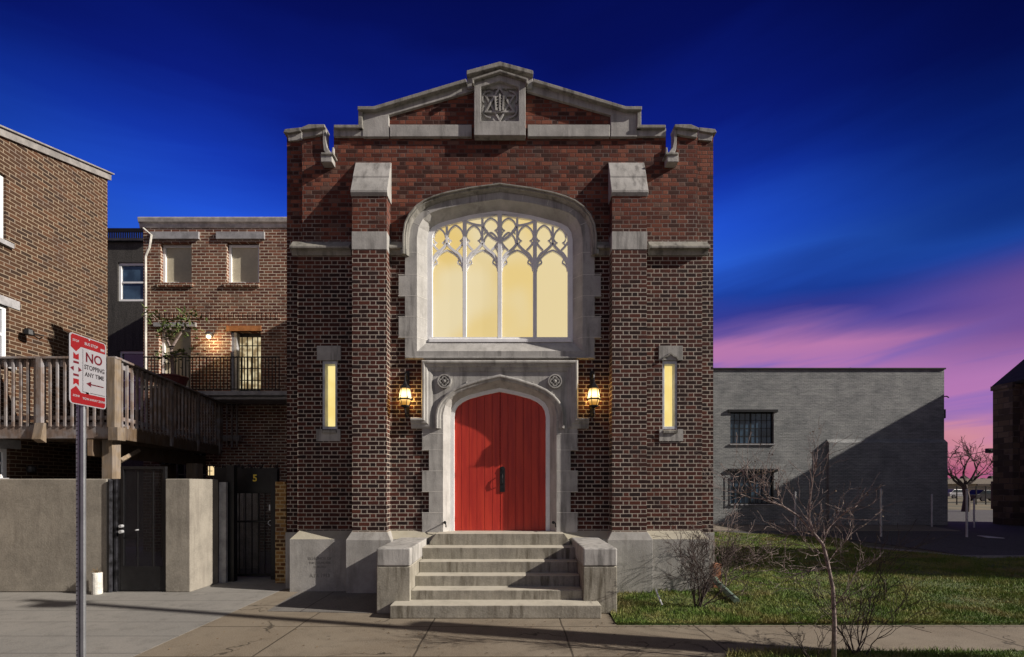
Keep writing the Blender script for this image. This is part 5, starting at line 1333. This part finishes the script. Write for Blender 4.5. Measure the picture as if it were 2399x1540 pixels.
# ================================================================== LIGHT, SKY, CAMERA
L = Vector((-math.sin(al)*math.cos(el), math.cos(al)*math.cos(el), -math.sin(el)))
su = bpy.data.lights.new('sun', 'SUN'); su.energy = 5.0; su.angle = math.radians(.5); su.color = (1, .92, .82)
so_ = bpy.data.objects.new('sun', su); COL.objects.link(so_); so_.rotation_euler = L.to_track_quat('-Z', 'Y').to_euler()
w = bpy.data.worlds.new('World'); sc.world = w; w.use_nodes = True
k = NT(w.node_tree)
for n_ in list(k.n): k.n.remove(n_)
outn = k.new('ShaderNodeOutputWorld'); bg = k.new('ShaderNodeBackground'); k.l.new(bg.outputs[0], outn.inputs[0])
tc = k.new('ShaderNodeTexCoord'); dx, dy, dz = k.sep(tc.outputs['Generated'])
R2D = 180/math.pi
el_ = k.m('MULTIPLY', k.m('ARCSINE', dz), R2D); az = k.m('MULTIPLY', k.m('ARCTAN2', dx, dy), R2D)
# streaks: stretched noise in azimuth/elevation, tilted a little
v1 = k.comb(k.m('MULTIPLY', az, .030), k.m('SUBTRACT', k.m('MULTIPLY', el_, .20), k.m('MULTIPLY', az, .022)), 0.0)
n1 = k.noise(v1, 1.0, 5, .5, .4)
v2 = k.comb(k.m('MULTIPLY', az, .055), k.m('SUBTRACT', k.m('MULTIPLY', el_, .36), k.m('MULTIPLY', az, .05)), 5.0)
n2 = k.noise(v2, 1.0, 4, .5, .5)
ew = k.m('ADD', k.m('ADD', el_, k.mr(az, 30, 48, 0, 2.2)), k.m('MULTIPLY', k.m('SUBTRACT', n1, .5), 6.5))
E = lambda d_: d_/60.0
sky = k.ramp(k.m('DIVIDE', ew, 60.0), [
    (0, srgb(150, 74, 104)), (E(3), srgb(178, 92, 122)), (E(6.5), srgb(208, 140, 156)), (E(9), srgb(186, 122, 180)), (E(12), srgb(172, 116, 176)),
    (E(14.2), srgb(184, 120, 172)), (E(15.8), srgb(116, 88, 160)), (E(17.3), srgb(54, 62, 152)), (E(19.5), srgb(32, 68, 168)), (E(23), srgb(42, 96, 218)), (E(26), srgb(34, 84, 214)),
    (E(30), srgb(21, 56, 176)), (E(35), srgb(12, 30, 128)), (E(42), srgb(6, 16, 90)), (E(52), srgb(3, 8, 56))])
sky = k.mix(k.m('MULTIPLY', k.mr(n2, .45, .72), k.mr(el_, 17, 14)), sky, srgb(126, 104, 186))
sky = k.mix(k.m('MULTIPLY', k.m('MULTIPLY', k.mr(az, 33, 50), k.mr(el_, 9, 13)), k.mr(el_, 20, 16)), sky, srgb(112, 80, 150))
fa = k.mr(k.m('ABSOLUTE', k.m('ADD', az, 7)), 22, 56, 1.0, .30)
fall = k.m('ADD', k.m('MULTIPLY', fa, k.mr(el_, 15, 22)), k.mr(el_, 15, 22, 1, 0))
sky = k.mix(1.0, sky, k.comb(fall, fall, fall), 'MULTIPLY')
# brighter sky added out of view, behind and to the right, as fill light
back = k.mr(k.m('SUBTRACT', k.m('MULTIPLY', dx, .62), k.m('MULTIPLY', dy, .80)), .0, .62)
fill_sky = k.ramp(k.mr(dz, -.1, 1.0, 0, 1, False), [(0, (.30, .27, .25, 1)), (.12, (1.0, .90, .80, 1)), (.5, (.80, .86, 1.0, 1)), (1, (.35, .45, .75, 1))])
k.put(bg.inputs[0], k.mix(back, k.vm('MULTIPLY', sky, (.81, .81, .81)), k.vm('MULTIPLY', fill_sky, (.215, .215, .225)))); bg.inputs[1].default_value = 1.0

cam = bpy.data.cameras.new('camera'); co = bpy.data.objects.new('camera', cam); COL.objects.link(co)
co.location = (0, -D0, ZC); co.rotation_euler = (math.pi/2, 0, 0)
cam.sensor_width = 36; cam.lens = 36*F/2399.0
cam.shift_x = -(1200-1199.5)/2399; cam.shift_y = (CY-770)/2399
cam.clip_end = 3000; cam.clip_start = .05
sc.camera = co
sc.render.resolution_x = 1024; sc.render.resolution_y = 657
sc.view_settings.view_transform = 'Standard'; sc.view_settings.look = 'None'; sc.view_settings.exposure = 0.3; sc.view_settings.gamma = 1
sc.render.engine = 'CYCLES'
try:
    sc.cycles.use_denoising = True; sc.cycles.denoiser = 'OPENIMAGEDENOISE'
except Exception: pass
sc.cycles.max_bounces = 6
for o in bpy.data.objects:
    if '_w' in o: del o['_w']
